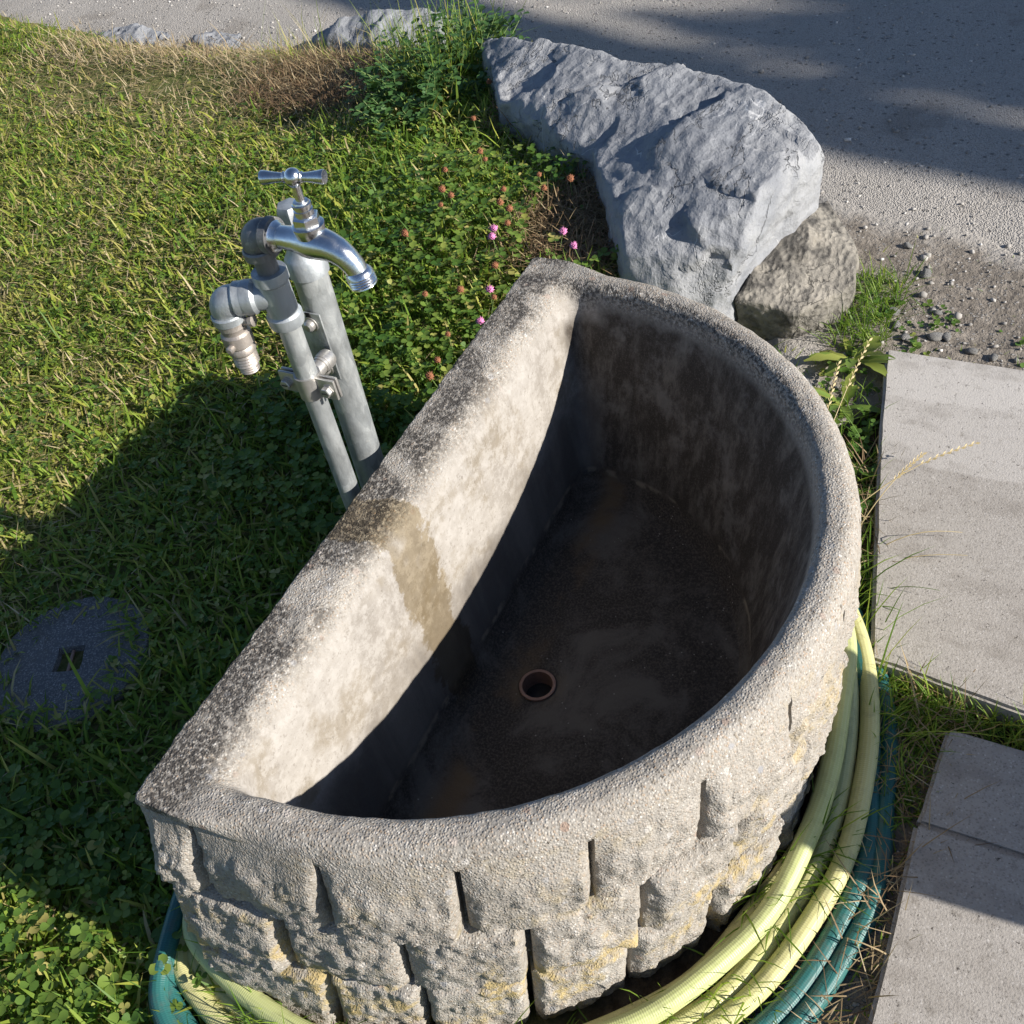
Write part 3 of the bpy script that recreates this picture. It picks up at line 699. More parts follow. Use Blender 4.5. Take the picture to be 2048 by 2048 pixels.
# ------------------------------------------------------------------ hoses coiled round the trough
def hose(name, knots, rad, mat, seed, label):
    """knots: list of (theta degrees (running on past 360), radius, z)"""
    T = np.array([k[0] for k in knots], float); Rr = np.array([k[1] for k in knots]); Zk = np.array([k[2] for k in knots])
    th = np.arange(T[0], T[-1], 1.5)
    def cr(x, X, Y):
        # smooth interpolation
        i = np.clip(np.searchsorted(X, x)-1, 0, len(X)-2); t = (x-X[i])/(X[i+1]-X[i]); t = t*t*(3-2*t); return Y[i]*(1-t)+Y[i+1]*t
    r = cr(th, T, Rr); z = cr(th, T, Zk); P = []
    for a, rr, zz in zip(th, r, z):
        rr += .006*noise.noise(Vector((a*.012, seed, 0)))+.003*noise.noise(Vector((a*.05, seed, 4)))
        u = .03+rr*math.cos(R(a)); v = .02+rr*math.sin(R(a))
        # flattened run behind the straight back
        if v < -.20: v = -.20+(v+.20)*.28
        P.append((u, v, zz+ground_z(u, v)))
    P = np.array(P)
    for _ in range(6): P[1:-1] = (P[:-2]+2*P[1:-1]+P[2:])/4
    n = 18; V, F = tube_arrays(P, rad, n, True)
    me = from_arrays(name, V, F)
    uvl = me.uv_layers.new(name='UVMap'); li = np.zeros(len(me.loops), np.int32); me.loops.foreach_get('vertex_index', li)
    ds = np.concatenate([[0], np.cumsum(np.linalg.norm(np.diff(P, axis=0), axis=1))]); m = len(P)
    k = li % n; ring = np.minimum(li//n, m-1)
    # seam: last column wraps to 1.0
    lp = np.zeros(len(me.polygons), np.int32); me.polygons.foreach_get('loop_start', lp); lt = np.zeros(len(me.polygons), np.int32); me.polygons.foreach_get('loop_total', lt)
    vv = k/n
    for s_, t_ in zip(lp, lt):
        kk = k[s_:s_+t_]
        if kk.max() == n-1 and kk.min() == 0: vv[s_:s_+t_][kk == 0] = 1.0
    uv = np.stack([ds[ring], vv], 1); uvl.data.foreach_set('uv', uv.astype(np.float32).ravel())
    return link(name, me, mat, None, label=label, cat='hose', group='garden hoses coiled round the trough')
HR = .0134
hose('garden_hose', [(-150, .560, .016), (-60, .555, .016), (-20, .550, .018), (20, .514, .016), (50, .498, .016), (70, .478, .018), (98, .478, .022), (170, .56, .016), (270, .56, .018), (335, .560, .016), (380, .545, .016), (412, .530, .016), (432, .510, .018), (458, .498, .050), (480, .505, .060), (540, .57, .03), (640, .57, .030), (695, .580, .022), (740, .578, .018), (772, .552, .018), (795, .535, .030), (815, .522, .050), (850, .53, .05), (890, .56, .03)], HR, M_hose_y, 3.3,
     'cream yellow mesh-patterned garden hose coiled on the ground round the trough')
hose('garden_hose', [(-110, .56, .050), (-40, .540, .046), (0, .540, .046), (40, .518, .042), (62, .504, .046), (82, .488, .070), (100, .484, .100), (118, .505, .090), (180, .56, .06), (240, .58, .05)], HR, M_hose_l, 8.1,
     'lime yellow garden hose lying on top of the coil')
hose('garden_hose', [(-175, .59, .016), (-90, .59, .046), (-35, .600, .030), (0, .620, .015), (30, .605, .015), (58, .580, .015), (78, .560, .017), (98, .530, .020), (112, .520, .05), (150, .56, .03), (200, .575, .02), (270, .58, .05), (325, .600, .040), (352, .640, .030), (385, .632, .016), (418, .608, .015), (434, .588, .015), (455, .553, .016), (480, .545, .02), (530, .57, .02)], .0132, M_hose_t, 5.7,
     'teal green garden hose, outermost of the coil')

# ------------------------------------------------------------------ boulders
def boulder(name, hulls, voxel, amp, mat, seed, label, facets=60, ridge=1.0):
    bm = bmesh.new()
    for pts in hulls:
        vs = [bm.verts.new(p) for p in pts]
        r = bmesh.ops.convex_hull(bm, input=vs)
        bmesh.ops.delete(bm, geom=list({e for e in r['geom_interior'] if isinstance(e, bmesh.types.BMVert)}), context='VERTS')
    bmesh.ops.recalc_face_normals(bm, faces=bm.faces[:])
    me = bpy.data.meshes.new(name); bm.to_mesh(me); bm.free()
    ob = bpy.data.objects.new('tmp_rock', me); COL.objects.link(ob)
    md = ob.modifiers.new('r', 'REMESH'); md.mode = 'VOXEL'; md.voxel_size = voxel
    sm = ob.modifiers.new('s', 'SMOOTH'); sm.iterations = 2; sm.factor = .5
    dg = bpy.context.evaluated_depsgraph_get(); ev = ob.evaluated_get(dg); m2 = bpy.data.meshes.new_from_object(ev)
    bpy.data.objects.remove(ob); m2.name = name; m2.materials.clear()
    s = Vector((seed, seed*2.1, -seed))
    # fracture planes: each region of the surface is pulled onto its own plane
    co = np.zeros(len(m2.vertices)*3, np.float32); m2.vertices.foreach_get('co', co); co = co.reshape(-1, 3)
    no = np.array([v.normal[:] for v in m2.vertices]); r_ = np.random.default_rng(int(seed*100)); ns_ = facets
    idx = r_.choice(len(co), ns_, replace=False); sn = no[idx]+r_.normal(0, .16, (ns_, 3)); sn /= np.linalg.norm(sn, axis=1)[:, None]
    jit = np.array([[noise.noise(Vector(c)*14+s), noise.noise(Vector(c)*14-s), noise.noise(Vector(c)*14+s*3)] for c in co])*.035
    d2 = ((co[:, None, :]+jit[:, None, :]-co[idx][None])**2).sum(2)*(r_.uniform(.7, 1.4, ns_)[None]); near = d2.argmin(1)
    dd = ((co-co[idx][near])*sn[near]).sum(1); co = co-sn[near]*np.clip(dd, -.014, .014)[:, None]*.8
    m2.vertices.foreach_set('co', co.astype(np.float32).ravel()); m2.update()
    n = len(m2.vertices); nor = [v.normal.copy() for v in m2.vertices]
    for v, nn in zip(m2.vertices, nor):
        p = v.co; q = Vector((p.x*.9+p.y*.35, p.y*1.3-p.x*.2, p.z*1.5))
        d = .30*fbm(q*5+s, 1.0, 4)
        rg = 1-abs(noise.noise(q*11+s)); d += -.32*ridge*max(0, rg-.80)*4
        rg2 = 1-abs(noise.noise(Vector((q.x*17, q.y*9, q.z*17))+s*1.7)); d += -.26*ridge*max(0, rg2-.82)*4
        st = noise.noise(q*7-s)*2.6; fl = math.floor(st*2); d += .20*(fl/2+smooth((st*2-fl-.80)/.20)*.5)
        vd = noise.voronoi(q*8.5+s)[0]; d += .16*(.45-vd[0])
        d += .14*noise.noise(q*42+s)+.08*noise.noise(q*85+s)
        # pitched faces turned to the sun side are cleaner breaks
        v.co = p+nn*d*amp*(1-.65*smooth((nn.y-.35)/.4))
    m2.update()
    return link(name, m2, mat, None, label=label, cat='boulder')
H1 = [(-1.336, .009, .285), (-1.229, .120, .285), (-1.151, .178, .265), (-1.20, .165, .15), (-1.195, .150, .06), (-1.098, .116, .04), (-.877, .086, .09), (-1.167, .115, .298), (-.977, .110, .285), (-.868, .100, .20), (-.885, .085, .10),
      (-1.41, -.13, .272), (-1.464, -.209, .272), (-1.474, -.327, .268), (-1.145, -.299, .232), (-.914, -.143, .226), (-.835, -.117, .19), (-1.09, -.123, .283), (-.885, .004, .235), (-.83, .0, .16), (-.80, .02, .0), (-.83, -.12, .0), (-.93, .08, -.06), (-1.18, .14, -.06), (-1.40, .0, -.05), (-1.52, -.3, -.05), (-1.15, -.32, -.05)]
H2 = [(-1.474, -.327, .265), (-1.501, -.45, .272), (-1.518, -.529, .243), (-1.631, -.703, .245), (-1.70, -.858, .205), (-1.375, -.644, .205), (-1.286, -.436, .225), (-1.145, -.299, .225), (-1.30, -.35, .262), (-1.74, -.86, -.05), (-1.6, -.45, -.05), (-1.38, -.68, -.05), (-1.15, -.33, -.05), (-1.66, -.65, .12)]
boulder('boulder', [[(a, b, c+.018 if c > .2 else c) for a, b, c in Q] for Q in (H1, H2)], .010, .011, M_rock, 4.2, 'large blue-grey limestone boulder between the lawn and the gravel road', facets=64)
H3 = [(-1.245, .165, .13), (-1.135, .258, .10), (-1.03, .284, .085), (-.90, .205, .09), (-.885, .085, .10), (-1.05, .16, .155), (-1.15, .12, .14), (-.98, .10, .14), (-1.25, .18, -.04), (-1.12, .272, -.04), (-1.0, .27, -.04), (-.915, .185, -.04), (-.90, .07, -.04), (-1.2, .1, -.04)]
boulder('boulder', [H3], .0080, .0085, M_rock2, 9.4, 'smaller grey-brown lichen-stained boulder tucked against the large grey one', facets=9, ridge=.9)
H4 = [(-2.03, -1.66, .06), (-2.03, -1.5, .12), (-2.08, -1.32, .14), (-2.10, -1.18, .10), (-1.95, -1.62, .06), (-1.92, -1.35, .09), (-1.94, -1.2, .07), (-2.2, -1.4, -.05), (-2.1, -1.1, -.05), (-1.86, -1.4, -.05), (-2.05, -1.75, -.05)]
boulder('boulder', [H4], .014, .020, M_rock, 2.2, 'flat grey edging rock half hidden by dry grass behind the tap')
for i, (c, s_, lab) in enumerate((((-2.03, -2.45, .01), (.19, .08, .028), 'low pale edging rock at the far left end of the lawn edge'), ((-2.02, -2.08, .01), (.13, .07, .026), 'small pale edging rock right of the low one at the lawn edge'))):
    pts = []
    rr = random.Random(i+40)
    for k in range(22):
        v = Vector((rr.gauss(0, 1), rr.gauss(0, 1), rr.gauss(0, 1))).normalized(); pts.append((c[0]+v.y*s_[1], c[1]+v.x*s_[0], c[2]+v.z*s_[2]))
    boulder('boulder', [pts], .012, .010, M_rock, 6.0+i, lab)

# ------------------------------------------------------------------ round cover sunk in the lawn
cv = empty('inspection_cover', (.215, -.725, 0), label='round concrete cover with square lifting recess sunk in the shaded lawn', cat='cover')
def cover():
    cc = (0, 0); n = 72; V = []; hs = .025; ztop = .012
    ca, sa = math.cos(.5), math.sin(.5)
    def sq(a, s):
        c, s_ = math.cos(a), math.sin(a); k = s/max(abs(c), abs(s_)); x, y = c*k, s_*k; return (x*ca-y*sa, x*sa+y*ca)
    rows = []
    angs = [2*math.pi*k/n+math.pi/4 for k in range(n)]
    rows.append([(.140*math.cos(a+.5), .140*math.sin(a+.5), -.02) for a in angs])
    rows.append([(.140*math.cos(a+.5), .140*math.sin(a+.5), ztop-.006) for a in angs])
    rows.append([(.135*math.cos(a+.5), .135*math.sin(a+.5), ztop) for a in angs])
    for t in (.25, .5, .75, 1):
        rows.append([tuple(np.array([*sq(a, hs)])*t+np.array([.135*math.cos(a+.5), .135*math.sin(a+.5)])*(1-t))+(ztop,) for a in angs])
    rows.append([(*sq(a, hs-.003), ztop-.016) for a in angs]); rows.append([(*sq(a, .001), ztop-.016) for a in angs])
    V = []
    for r_ in rows:
        for p in r_:
            P = Vector(p); V.append((p[0]+.003*noise.noise(P*30), p[1]+.003*noise.noise(P*30+Vector((5, 0, 0))), p[2]+.0016*noise.noise(P*45)))
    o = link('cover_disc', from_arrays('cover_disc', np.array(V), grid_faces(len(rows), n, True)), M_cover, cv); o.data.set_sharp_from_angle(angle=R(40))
    tube('lifting_bar', [Vector((-.022*ca, -.022*sa, ztop-.007)), Vector((.022*ca, .022*sa, ztop-.007))], .0030, M_drain, cv, 10)
cover()

# ------------------------------------------------------------------ vegetation
def in_poly(U, W, poly):
    c = np.zeros(len(U), bool); P = poly; j = len(P)-1
    for i in range(len(P)):
        xi, yi = P[i]; xj, yj = P[j]
        c ^= ((yi > W) != (yj > W)) & (U < (xj-xi)*(W-yi)/(yj-yi+1e-12)+xi); j = i
    return c
def blocked(U, W, pad=0.):
    b = (np.hypot(U, W) < .515+pad) & (W > -.02)
    b |= (np.abs(U) < .51+pad) & (W > -.115-pad) & (W <= 0)
    b |= np.hypot(U-.215, W+.725) < .098+.030*np.sin(U*61+W*37)*np.sin(W*53-U*29)+pad
    b |= in_poly(U, W, [(-.91, .37), (-.19, .505), (-.16, 1.7), (-.91, 1.7)])
    b |= in_poly(U, W, [(-.125, .62), (.92, .613), (.92, 1.7), (-.125, 1.7)])
    return b
gz = lambda U, W: np.array([ground_z(a, b) for a, b in zip(U, W)])
EDGE_V = np.linspace(-6, 2.5, 700); EDGE_U = np.array([road_edge(v) for v in EDGE_V])
def on_road(U, W, pad=0.): return U < np.interp(W, EDGE_V, EDGE_U)+pad
def blades(U, W, Zb, h, wid, lean, az, tint, curve, nseg=3):
    n = len(U); dirx, diry = np.cos(az), np.sin(az); sx, sy = -diry, dirx
    V = np.zeros((n, 2*nseg+1, 3)); t = np.linspace(0, 1, nseg+1)
    x = np.zeros(n); z = np.zeros(n); ang = lean.copy()
    pos = [(x.copy(), z.copy())]
    for k in range(nseg):
        x = x+np.sin(ang)*h/nseg; z = z+np.cos(ang)*h/nseg; pos.append((x.copy(), z.copy())); ang = np.clip(ang+curve/nseg, -2.2, 2.2)
    for k in range(nseg):
        wk = wid*(1-.15*k if k == 0 else 1-.55*(k/nseg)**1.5)*.5; px, pz_ = pos[k]
        for s, o in ((-1, 0), (1, 1)):
            V[:, 2*k+o, 0] = U+dirx*px+s*sx*wk; V[:, 2*k+o, 1] = W+diry*px+s*sy*wk; V[:, 2*k+o, 2] = Zb+np.maximum(pz_, .001+.002*k)
    px, pz_ = pos[-1]; V[:, -1, 0] = U+dirx*px; V[:, -1, 1] = W+diry*px; V[:, -1, 2] = Zb+np.maximum(pz_, .003)
    m = 2*nseg+1; base = (np.arange(n)*m)[:, None]
    q = np.concatenate([base+np.array([[2*k, 2*k+1, 2*k+3, 2*k+2]]) for k in range(nseg-1)], 0)
    t3 = base+np.array([[2*nseg-2, 2*nseg-1, 2*nseg]])
    return V.reshape(-1, 3), [q, t3], np.repeat(tint, m)
def stuff(name, parts, mat, label, cat):
    Vs, Fq, Ft, Ts = [], [], [], []; off = 0
    for V, F, T in parts:
        Vs.append(V); Ts.append(T)
        for f in F: (Fq if f.shape[1] == 4 else Ft).append(f+off)
        off += len(V)
    F = [np.concatenate(x) for x in (Fq, Ft) if x]
    me = from_arrays(name, np.concatenate(Vs), F); attr(me, 'tint', np.concatenate(Ts))
    return link(name, me, mat, None, smooth=False, label=label, cat=cat, kind='stuff')
def scatter(n, box, dens=None):
    U = rng.uniform(box[0], box[1], n); W = rng.uniform(box[2], box[3], n)
    return U, W
# lawn character maps
def lush(U, W):     # 1 in the lush clover strip behind the trough, 0 on the dry lawn
    f = np.clip(1-(np.abs(W+.42-(U+.3)*.32))/.75, 0, 1)
    f = np.maximum(f, np.clip((U-.15)/.4, 0, 1)*.8)
    n_ = nfield(U, W, 2.6, 3.)
    return np.clip(f*1.25+n_*.45, 0, 1)
def strawy(U, W):
    s = np.clip(1-np.abs(U+1.68)/.42, 0, 1)*np.clip((-.75-W)/.35, 0, 1)*np.clip((W+2.75)/.5, 0, 1)
    s = np.maximum(s, np.clip(1-np.hypot((U+1.02)/.21, (W+.245)/.17), 0, 1)*2.4)
    s = np.maximum(s, np.clip(1-np.hypot((U+1.43)/.14, (W+.58)/.11), 0, 1)*2)
    s = np.maximum(s, np.clip(1-np.hypot((U+1.70)/.27, (W+1.32)/.32), 0, 1)*2.6)
    n_ = nfield(U, W, 3.4, 11.)
    return np.clip(s*1.2+np.clip(n_-.15, 0, 1)*.8, 0, 1)
LAWN = (-2.35, 1.05, -3.7, .0)
N = 165000
U, W = scatter(N, LAWN)
dist = np.hypot(U-CAM.x, W-CAM.y)
keep = (rng.random(N) < np.clip(1.55-dist*.25, .5, 1.0)) & ~blocked(U, W, .004) & ~on_road(U, W, .02)
# only the part of the lawn around the view
keep &= (W > -3.9+1.0*(U+2.2))
U, W = U[keep], W[keep]; N = len(U)
L_ = lush(U, W); S_ = strawy(U, W)
th_keep = rng.random(N) > S_*.88
U, W, L_, S_ = U[th_keep], W[th_keep], L_[th_keep], S_[th_keep]; N = len(U)
h = rng.gamma(5, .0062, N)*(1+.25*L_)*np.where(S_ > .5, .8, 1)
tall = np.clip(1-np.hypot((U+1.75)/.5, (W+1.15)/.25), 0, 1); h *= 1+1.6*tall
tall2 = np.clip(1-np.abs(U+.35)/.9, 0, 1)*np.clip(1-np.abs(W+.20)/.18, 0, 1); h *= 1+.7*tall2
lean = np.clip(rng.normal(1.0, .38, N)-.20*L_, .05, 1.5)
az = rng.uniform(0, 2*math.pi, N)+.6*nfield(U, W, 5., 2.)
nn1 = nfield(U, W, 4.2, 21.)
tint = np.clip(rng.normal(.66, .18, N)-.16*L_+.30*S_+.16*nn1+np.where(rng.random(N) < .17*(1-.5*L_), .28, 0)+.06*np.clip((-W-.6), 0, 1.)*(1-L_), .02, 1)
g1 = blades(U, W, gz(U, W), h, rng.uniform(.0022, .0056, N)*(1+.35*L_), lean, az, tint, rng.normal(.5, .4, N))
# long thin wisps near the trough, hose, slabs
def ring_blades(n, th0, th1, r0, r1, hm, tint_m):
    a = R(1)*rng.uniform(th0, th1, n); r = rng.uniform(r0, r1, n); U = r*np.cos(a); W = r*np.sin(a)
    return blades(U, W, gz(U, W), rng.gamma(6, hm/6, n), rng.uniform(.0014, .0032, n), np.clip(rng.normal(.55, .35, n), 0, 1.4), a+rng.normal(0, 1.0, n), np.clip(rng.normal(tint_m, .15, n), 0, 1), rng.normal(.8, .4, n), 4)
Nw = 11000; Uw, Ww = scatter(Nw, (-1.9, 1.0, -3.2, -.12)); k = ~blocked(Uw, Ww, .01) & ~on_road(Uw, Ww, .1) & (Ww > -3.9+1.0*(Uw+2.2)); Uw, Ww = Uw[k], Ww[k]; k = rng.random(len(Uw)) > strawy(Uw, Ww); Uw, Ww = Uw[k], Ww[k]; Nw = len(Uw)
g2 = blades(Uw, Ww, gz(Uw, Ww)+.008, rng.gamma(7, .0050, Nw), rng.uniform(.0050, .0095, Nw), np.clip(rng.normal(1.05, .35, Nw), .2, 1.5), rng.uniform(0, 6.28, Nw), np.clip(rng.normal(.56, .17, Nw), 0, 1), rng.normal(.5, .6, Nw), 4)
Uf, Wf = scatter(60000, (-2.2, 2.2, -5.2, .3)); k = ((Wf <= -3.9+1.0*(Uf+2.2)) | (Uf > 1.05)) & ~on_road(Uf, Wf, .05) & ~blocked(Uf, Wf, .01); Uf, Wf = Uf[k], Wf[k]; Nf = len(Uf)
g3 = blades(Uf, Wf, gz(Uf, Wf), rng.gamma(6, .0062, Nf), rng.uniform(.0040, .0085, Nf), np.clip(rng.normal(1.0, .38, Nf), .05, 1.5), rng.uniform(0, 6.28, Nf), np.clip(rng.normal(.60, .18, Nf), 0, 1), rng.normal(.5, .4, Nf))
parts = [g1, g2, g3, ring_blades(1000, -8, 34, .545, .615, .062, .42), ring_blades(420, 32, 60, .525, .60, .050, .42), ring_blades(260, 64, 84, .492, .525, .075, .32), ring_blades(80, 92, 135, .52, .56, .10, .40), ring_blades(130, 135, 170, .525, .60, .06, .3)]
def box_blades(n, box, hm, tint_m, lean_m=.7, sd=.16, az=None, wmul=1.):
    U, W = scatter(n, box); k = ~blocked(U, W, .002); U, W = U[k], W[k]; n = len(U)
    return blades(U, W, gz(U, W)+.004, rng.gamma(6, hm/6, n), rng.uniform(.0014, .0032, n)*wmul, np.clip(rng.normal(lean_m, .35, n), 0, 1.5), (rng.uniform(0, 6.28, n) if az is None else rng.normal(az, .7, n)), np.clip(rng.normal(tint_m, sd, n), 0, 1), rng.normal(.5, .4, n))
parts += [box_blades(1500, (-.205, -.10, .50, .85), .035, .50), box_blades(700, (-.19, .02, .53, .64), .045, .42), box_blades(160, (.02, .5, .585, .64), .03, .55), box_blades(500, (-.80, -.45, .30, .50), .05, .35), box_blades(260, (-.50, -.2, .44, .52), .06, .35),
          box_blades(1100, (-1.16, -.90, .27, .37), .045, .40, .8, .12), box_blades(500, (-1.35, -.9, .25, .75), .020, .55, .95), box_blades(900, (.42, .95, -.30, .35), .05, .33), box_blades(1500, (-.86, -.50, -.14, .27), .035, .55, .9), box_blades(420, (-1.86, -1.50, -1.12, -.84), .15, .52, .35), box_blades(260, (-1.95, -1.75, -1.7, -.95), .11, .72, .45)]
stuff('lawn_grass', parts, M_grass, 'short green and yellowing grass covering the lawn', 'grass')
# dead grass and thatch
Nd = 26000
U, W = scatter(Nd, (-2.3, .8, -3.3, .05)); k = ~blocked(U, W) & ~on_road(U, W, -.03) & (W > -3.9+1.0*(U+2.2)); U, W = U[k], W[k]; S_ = strawy(U, W); L_ = lush(U, W)
k = rng.random(len(U)) < np.clip(S_*1.2+.16*(1-L_)+.04, 0, 1); U, W = U[k], W[k]; n = len(U)
d1 = blades(U, W, gz(U, W)+rng.uniform(.002, .022, n), rng.gamma(6, .0065, n), rng.uniform(.0012, .0028, n), np.clip(rng.normal(1.25, .25, n), .3, 1.56), rng.uniform(0, 6.28, n), np.clip(rng.normal(.68, .2, n), 0, 1), rng.normal(.2, .4, n))
dparts = [d1]
for bx, cnt, hm, tm in (((-1.20, -.82, -.42, -.10), 5600, .034, .40), ((-1.54, -1.32, -.70, -.48), 1500, .03, .28), ((-1.95, -1.55, -1.75, -1.05), 3600, .05, .66), ((-1.95, -1.65, -2.7, -1.6), 2400, .05, .75), ((-1.92, -1.46, -1.64, -1.04), 7500, .036, .20)):
    U, W = scatter(cnt, bx); c = np.array([(bx[0]+bx[1])/2, (bx[2]+bx[3])/2]); k = rng.random(cnt) < np.clip(1.5-1.3*np.hypot((U-c[0])/(bx[1]-bx[0])*2, (W-c[1])/(bx[3]-bx[2])*2)+.2, 0, 1); U, W = U[k], W[k]; n = len(U)
    dparts.append(blades(U, W, gz(U, W)+rng.uniform(.004, .035, n), rng.gamma(6, hm/6, n), rng.uniform(.0012, .0028, n), np.clip(rng.normal(1.15, .3, n), .1, 1.56), rng.uniform(0, 6.28, n), np.clip(rng.normal(tm, .2, n), 0, 1), rng.normal(.3, .4, n)))
for bx, cnt in (((.05, .55, .56, .64), 330), ((-.19, .03, .53, .66), 260), ((-.2, .1, .62, .66), 40), ((-.62, -.35, .40, .47), 150)):
    U, W = scatter(cnt, bx); n = cnt
    dparts.append(blades(U, W, gz(U, W)+rng.uniform(.008, .03, n), rng.gamma(6, .008, n), rng.uniform(.0010, .0022, n), np.clip(rng.normal(1.15, .3, n), .1, 1.56), rng.uniform(0, 6.28, n), np.clip(rng.normal(.5, .2, n), 0, 1), rng.normal(.3, .5, n)))
stuff('dead_grass', dparts, M_dry, 'dead straw-coloured grass lying in the lawn and beside the rocks', 'grass')
# clover
def leaflets(U, W, Zb, rad, az, tilt, tint, aspect=.85, k=6):
    """flat-ish oval leaflets rising from their base point"""
    n = len(U); t = np.array([(0, 0), (.35, .42), (.72, .50), (1.0, .22), (1.0, -.22), (.72, -.50), (.35, -.42)])
    fold = np.array([0, .10, .13, .05, .05, .13, .10])
    V = np.zeros((n, 7, 3)); dx, dy = np.cos(az), np.sin(az)
    for i, (a, b) in enumerate(t):
        L = a*rad; s = b*rad*aspect*2*.62
        V[:, i, 0] = U+dx*L*np.cos(tilt)-dy*s; V[:, i, 1] = W+dy*L*np.cos(tilt)+dx*s; V[:, i, 2] = Zb+L*np.sin(tilt)+fold[i]*rad
    base = (np.arange(n)*7)[:, None]
    return V.reshape(-1, 3), [base+np.array([[0, 1, 2, 3]]), base+np.array([[0, 3, 4, 4]])[:, :3], base+np.array([[0, 4, 5, 6]])], np.repeat(tint, 7)
def clover(n, box, densf, zr, rr, tm=.45):
    U, W = scatter(n, box); k = ~blocked(U, W, .006) & ~on_road(U, W, .05) & (W > -3.9+1.0*(U+2.2)); U, W = U[k], W[k]
    p = densf(U, W); k = rng.random(len(U)) < p; U, W = U[k], W[k]; n = len(U)
    Z = gz(U, W)+rng.uniform(*zr, n); a0 = rng.uniform(0, 6.28, n); rad = rng.uniform(*rr, n); tn = np.clip(rng.normal(tm, .22, n)+.15*nfield(U, W, 4.2, 21.), 0, 1); tlx = rng.normal(0, .25, n); out = []
    for j in range(3):
        az = a0+j*2.094+rng.normal(0, .15, n)
        out.append(leaflets(U, W, Z, rad*rng.uniform(.9, 1.1, n), az, rng.normal(.12, .28, n)+tlx*np.cos(az), np.clip(tn+rng.normal(0, .06, n), 0, 1)))
    # stalks
    out.append(blades(U, W, gz(U, W), Z-gz(U, W), np.full(n, .0012), np.full(n, .05), a0, np.full(n, .3), np.zeros(n), 2))
    return out
cl_parts = clover(15000, (-2.0, 1.0, -3.0, .0), lambda U, W: np.clip(lush(U, W)*.85-strawy(U, W)*.8, .07, 1)*np.where(U < -1.2, .6, 1)*np.clip(.65+nfield(U, W, 6., 8.)*1.2, .1, 1), (.012, .050), (.0055, .0115))
cl_parts += clover(1500, (-1.2, -.15, -.75, -.12), lambda U, W: np.clip(1.1-strawy(U, W)*1.2, 0, 1), (.03, .070), (.008, .0145))
cl_parts += clover(15000, (-2.0, .6, -3.2, -.2), lambda U, W: np.clip(.75-strawy(U, W)*.9, .08, 1), (.012, .040), (.0040, .0085), .68)
cl_parts += clover(560, (.42, 1.0, -.75, -.2), lambda U, W: np.full(len(U), .9), (.02, .05), (.009, .016))
cl_parts += clover(1200, (-1.35, -.88, .26, .90), lambda U, W: np.clip(nfield(U, W, 9, 4.)*2.5+.25, 0, 1), (.008, .025), (.006, .012))
cl_parts += clover(200, (-.85, -.50, .28, .44), lambda U, W: np.full(len(U), .9), (.008, .035), (.006, .012))
stuff('clover', cl_parts, M_clover, 'dense clover leaves growing through the lawn behind the trough', 'clover')

# weeds with separate leaves
def plant(name, loc, nleaf, Lr, wr, lean, mat, label, cat, seed, tint=(.3, .8), zr=(0, .02), group=None):
    r = np.random.default_rng(seed); root = empty(name, (loc[0], loc[1], ground_z(loc[0], loc[1])+loc[2]), label=label, cat=cat, group=group)
    for i in range(nleaf):
        az = 2.4*i+r.normal(0, .3); L = r.uniform(*Lr); wd = r.uniform(*wr); le = r.uniform(*lean); cv_ = r.uniform(.2, 1.1); ns = 7
        V = []; x = 0; z = r.uniform(*zr); a = le
        for k in range(ns+1):
            t = k/ns; hw = wd*.5*(math.sin(math.pi*min(1, t*.92+.06))**.7)*(.55+.45*t if t < .7 else 1.0)*(1+.22*math.sin(k*3.3+i))
            c, s = math.cos(az), math.sin(az)
            for o, dz in ((-1, .25), (0, 0), (1, .25)):
                V.append((c*x-s*hw*o, s*x+c*hw*o, z+dz*hw))
            x += math.sin(a)*L/ns; z += math.cos(a)*L/ns; a += cv_/ns
        me = from_arrays('leaf', np.array(V), grid_faces(ns+1, 3)); attr(me, 'tint', np.full(len(V), np.clip(r.uniform(*tint), 0, 1)))
        link('leaf', me, mat, root)
    return root
plant('weed', (-1.25, -.37, .02), 26, (.06, .115), (.014, .026), (.5, 1.25), M_weed, 'blue-green leafy weed growing against the left side of the large boulder', 'plant', 1, (.5, 1))
plant('weed', (-1.34, -.50, .02), 16, (.05, .10), (.010, .020), (.5, 1.25), M_weed, 'leafy weed in the lawn just left of the blue-green one at the boulder', 'plant', 12, (.3, .8))
plant('dandelion', (-.87, .325, .01), 13, (.06, .10), (.016, .028), (.75, 1.3), M_clover, 'flat green rosette of dandelion leaves between the brown boulder and the paving corner', 'plant', 2, (.6, .9))
plant('dandelion', (-.735, .335, .01), 9, (.05, .09), (.014, .022), (.6, 1.2), M_clover, 'leafy rosette squeezed between trough rim and pale paving slab', 'plant', 22, (.5, .9))
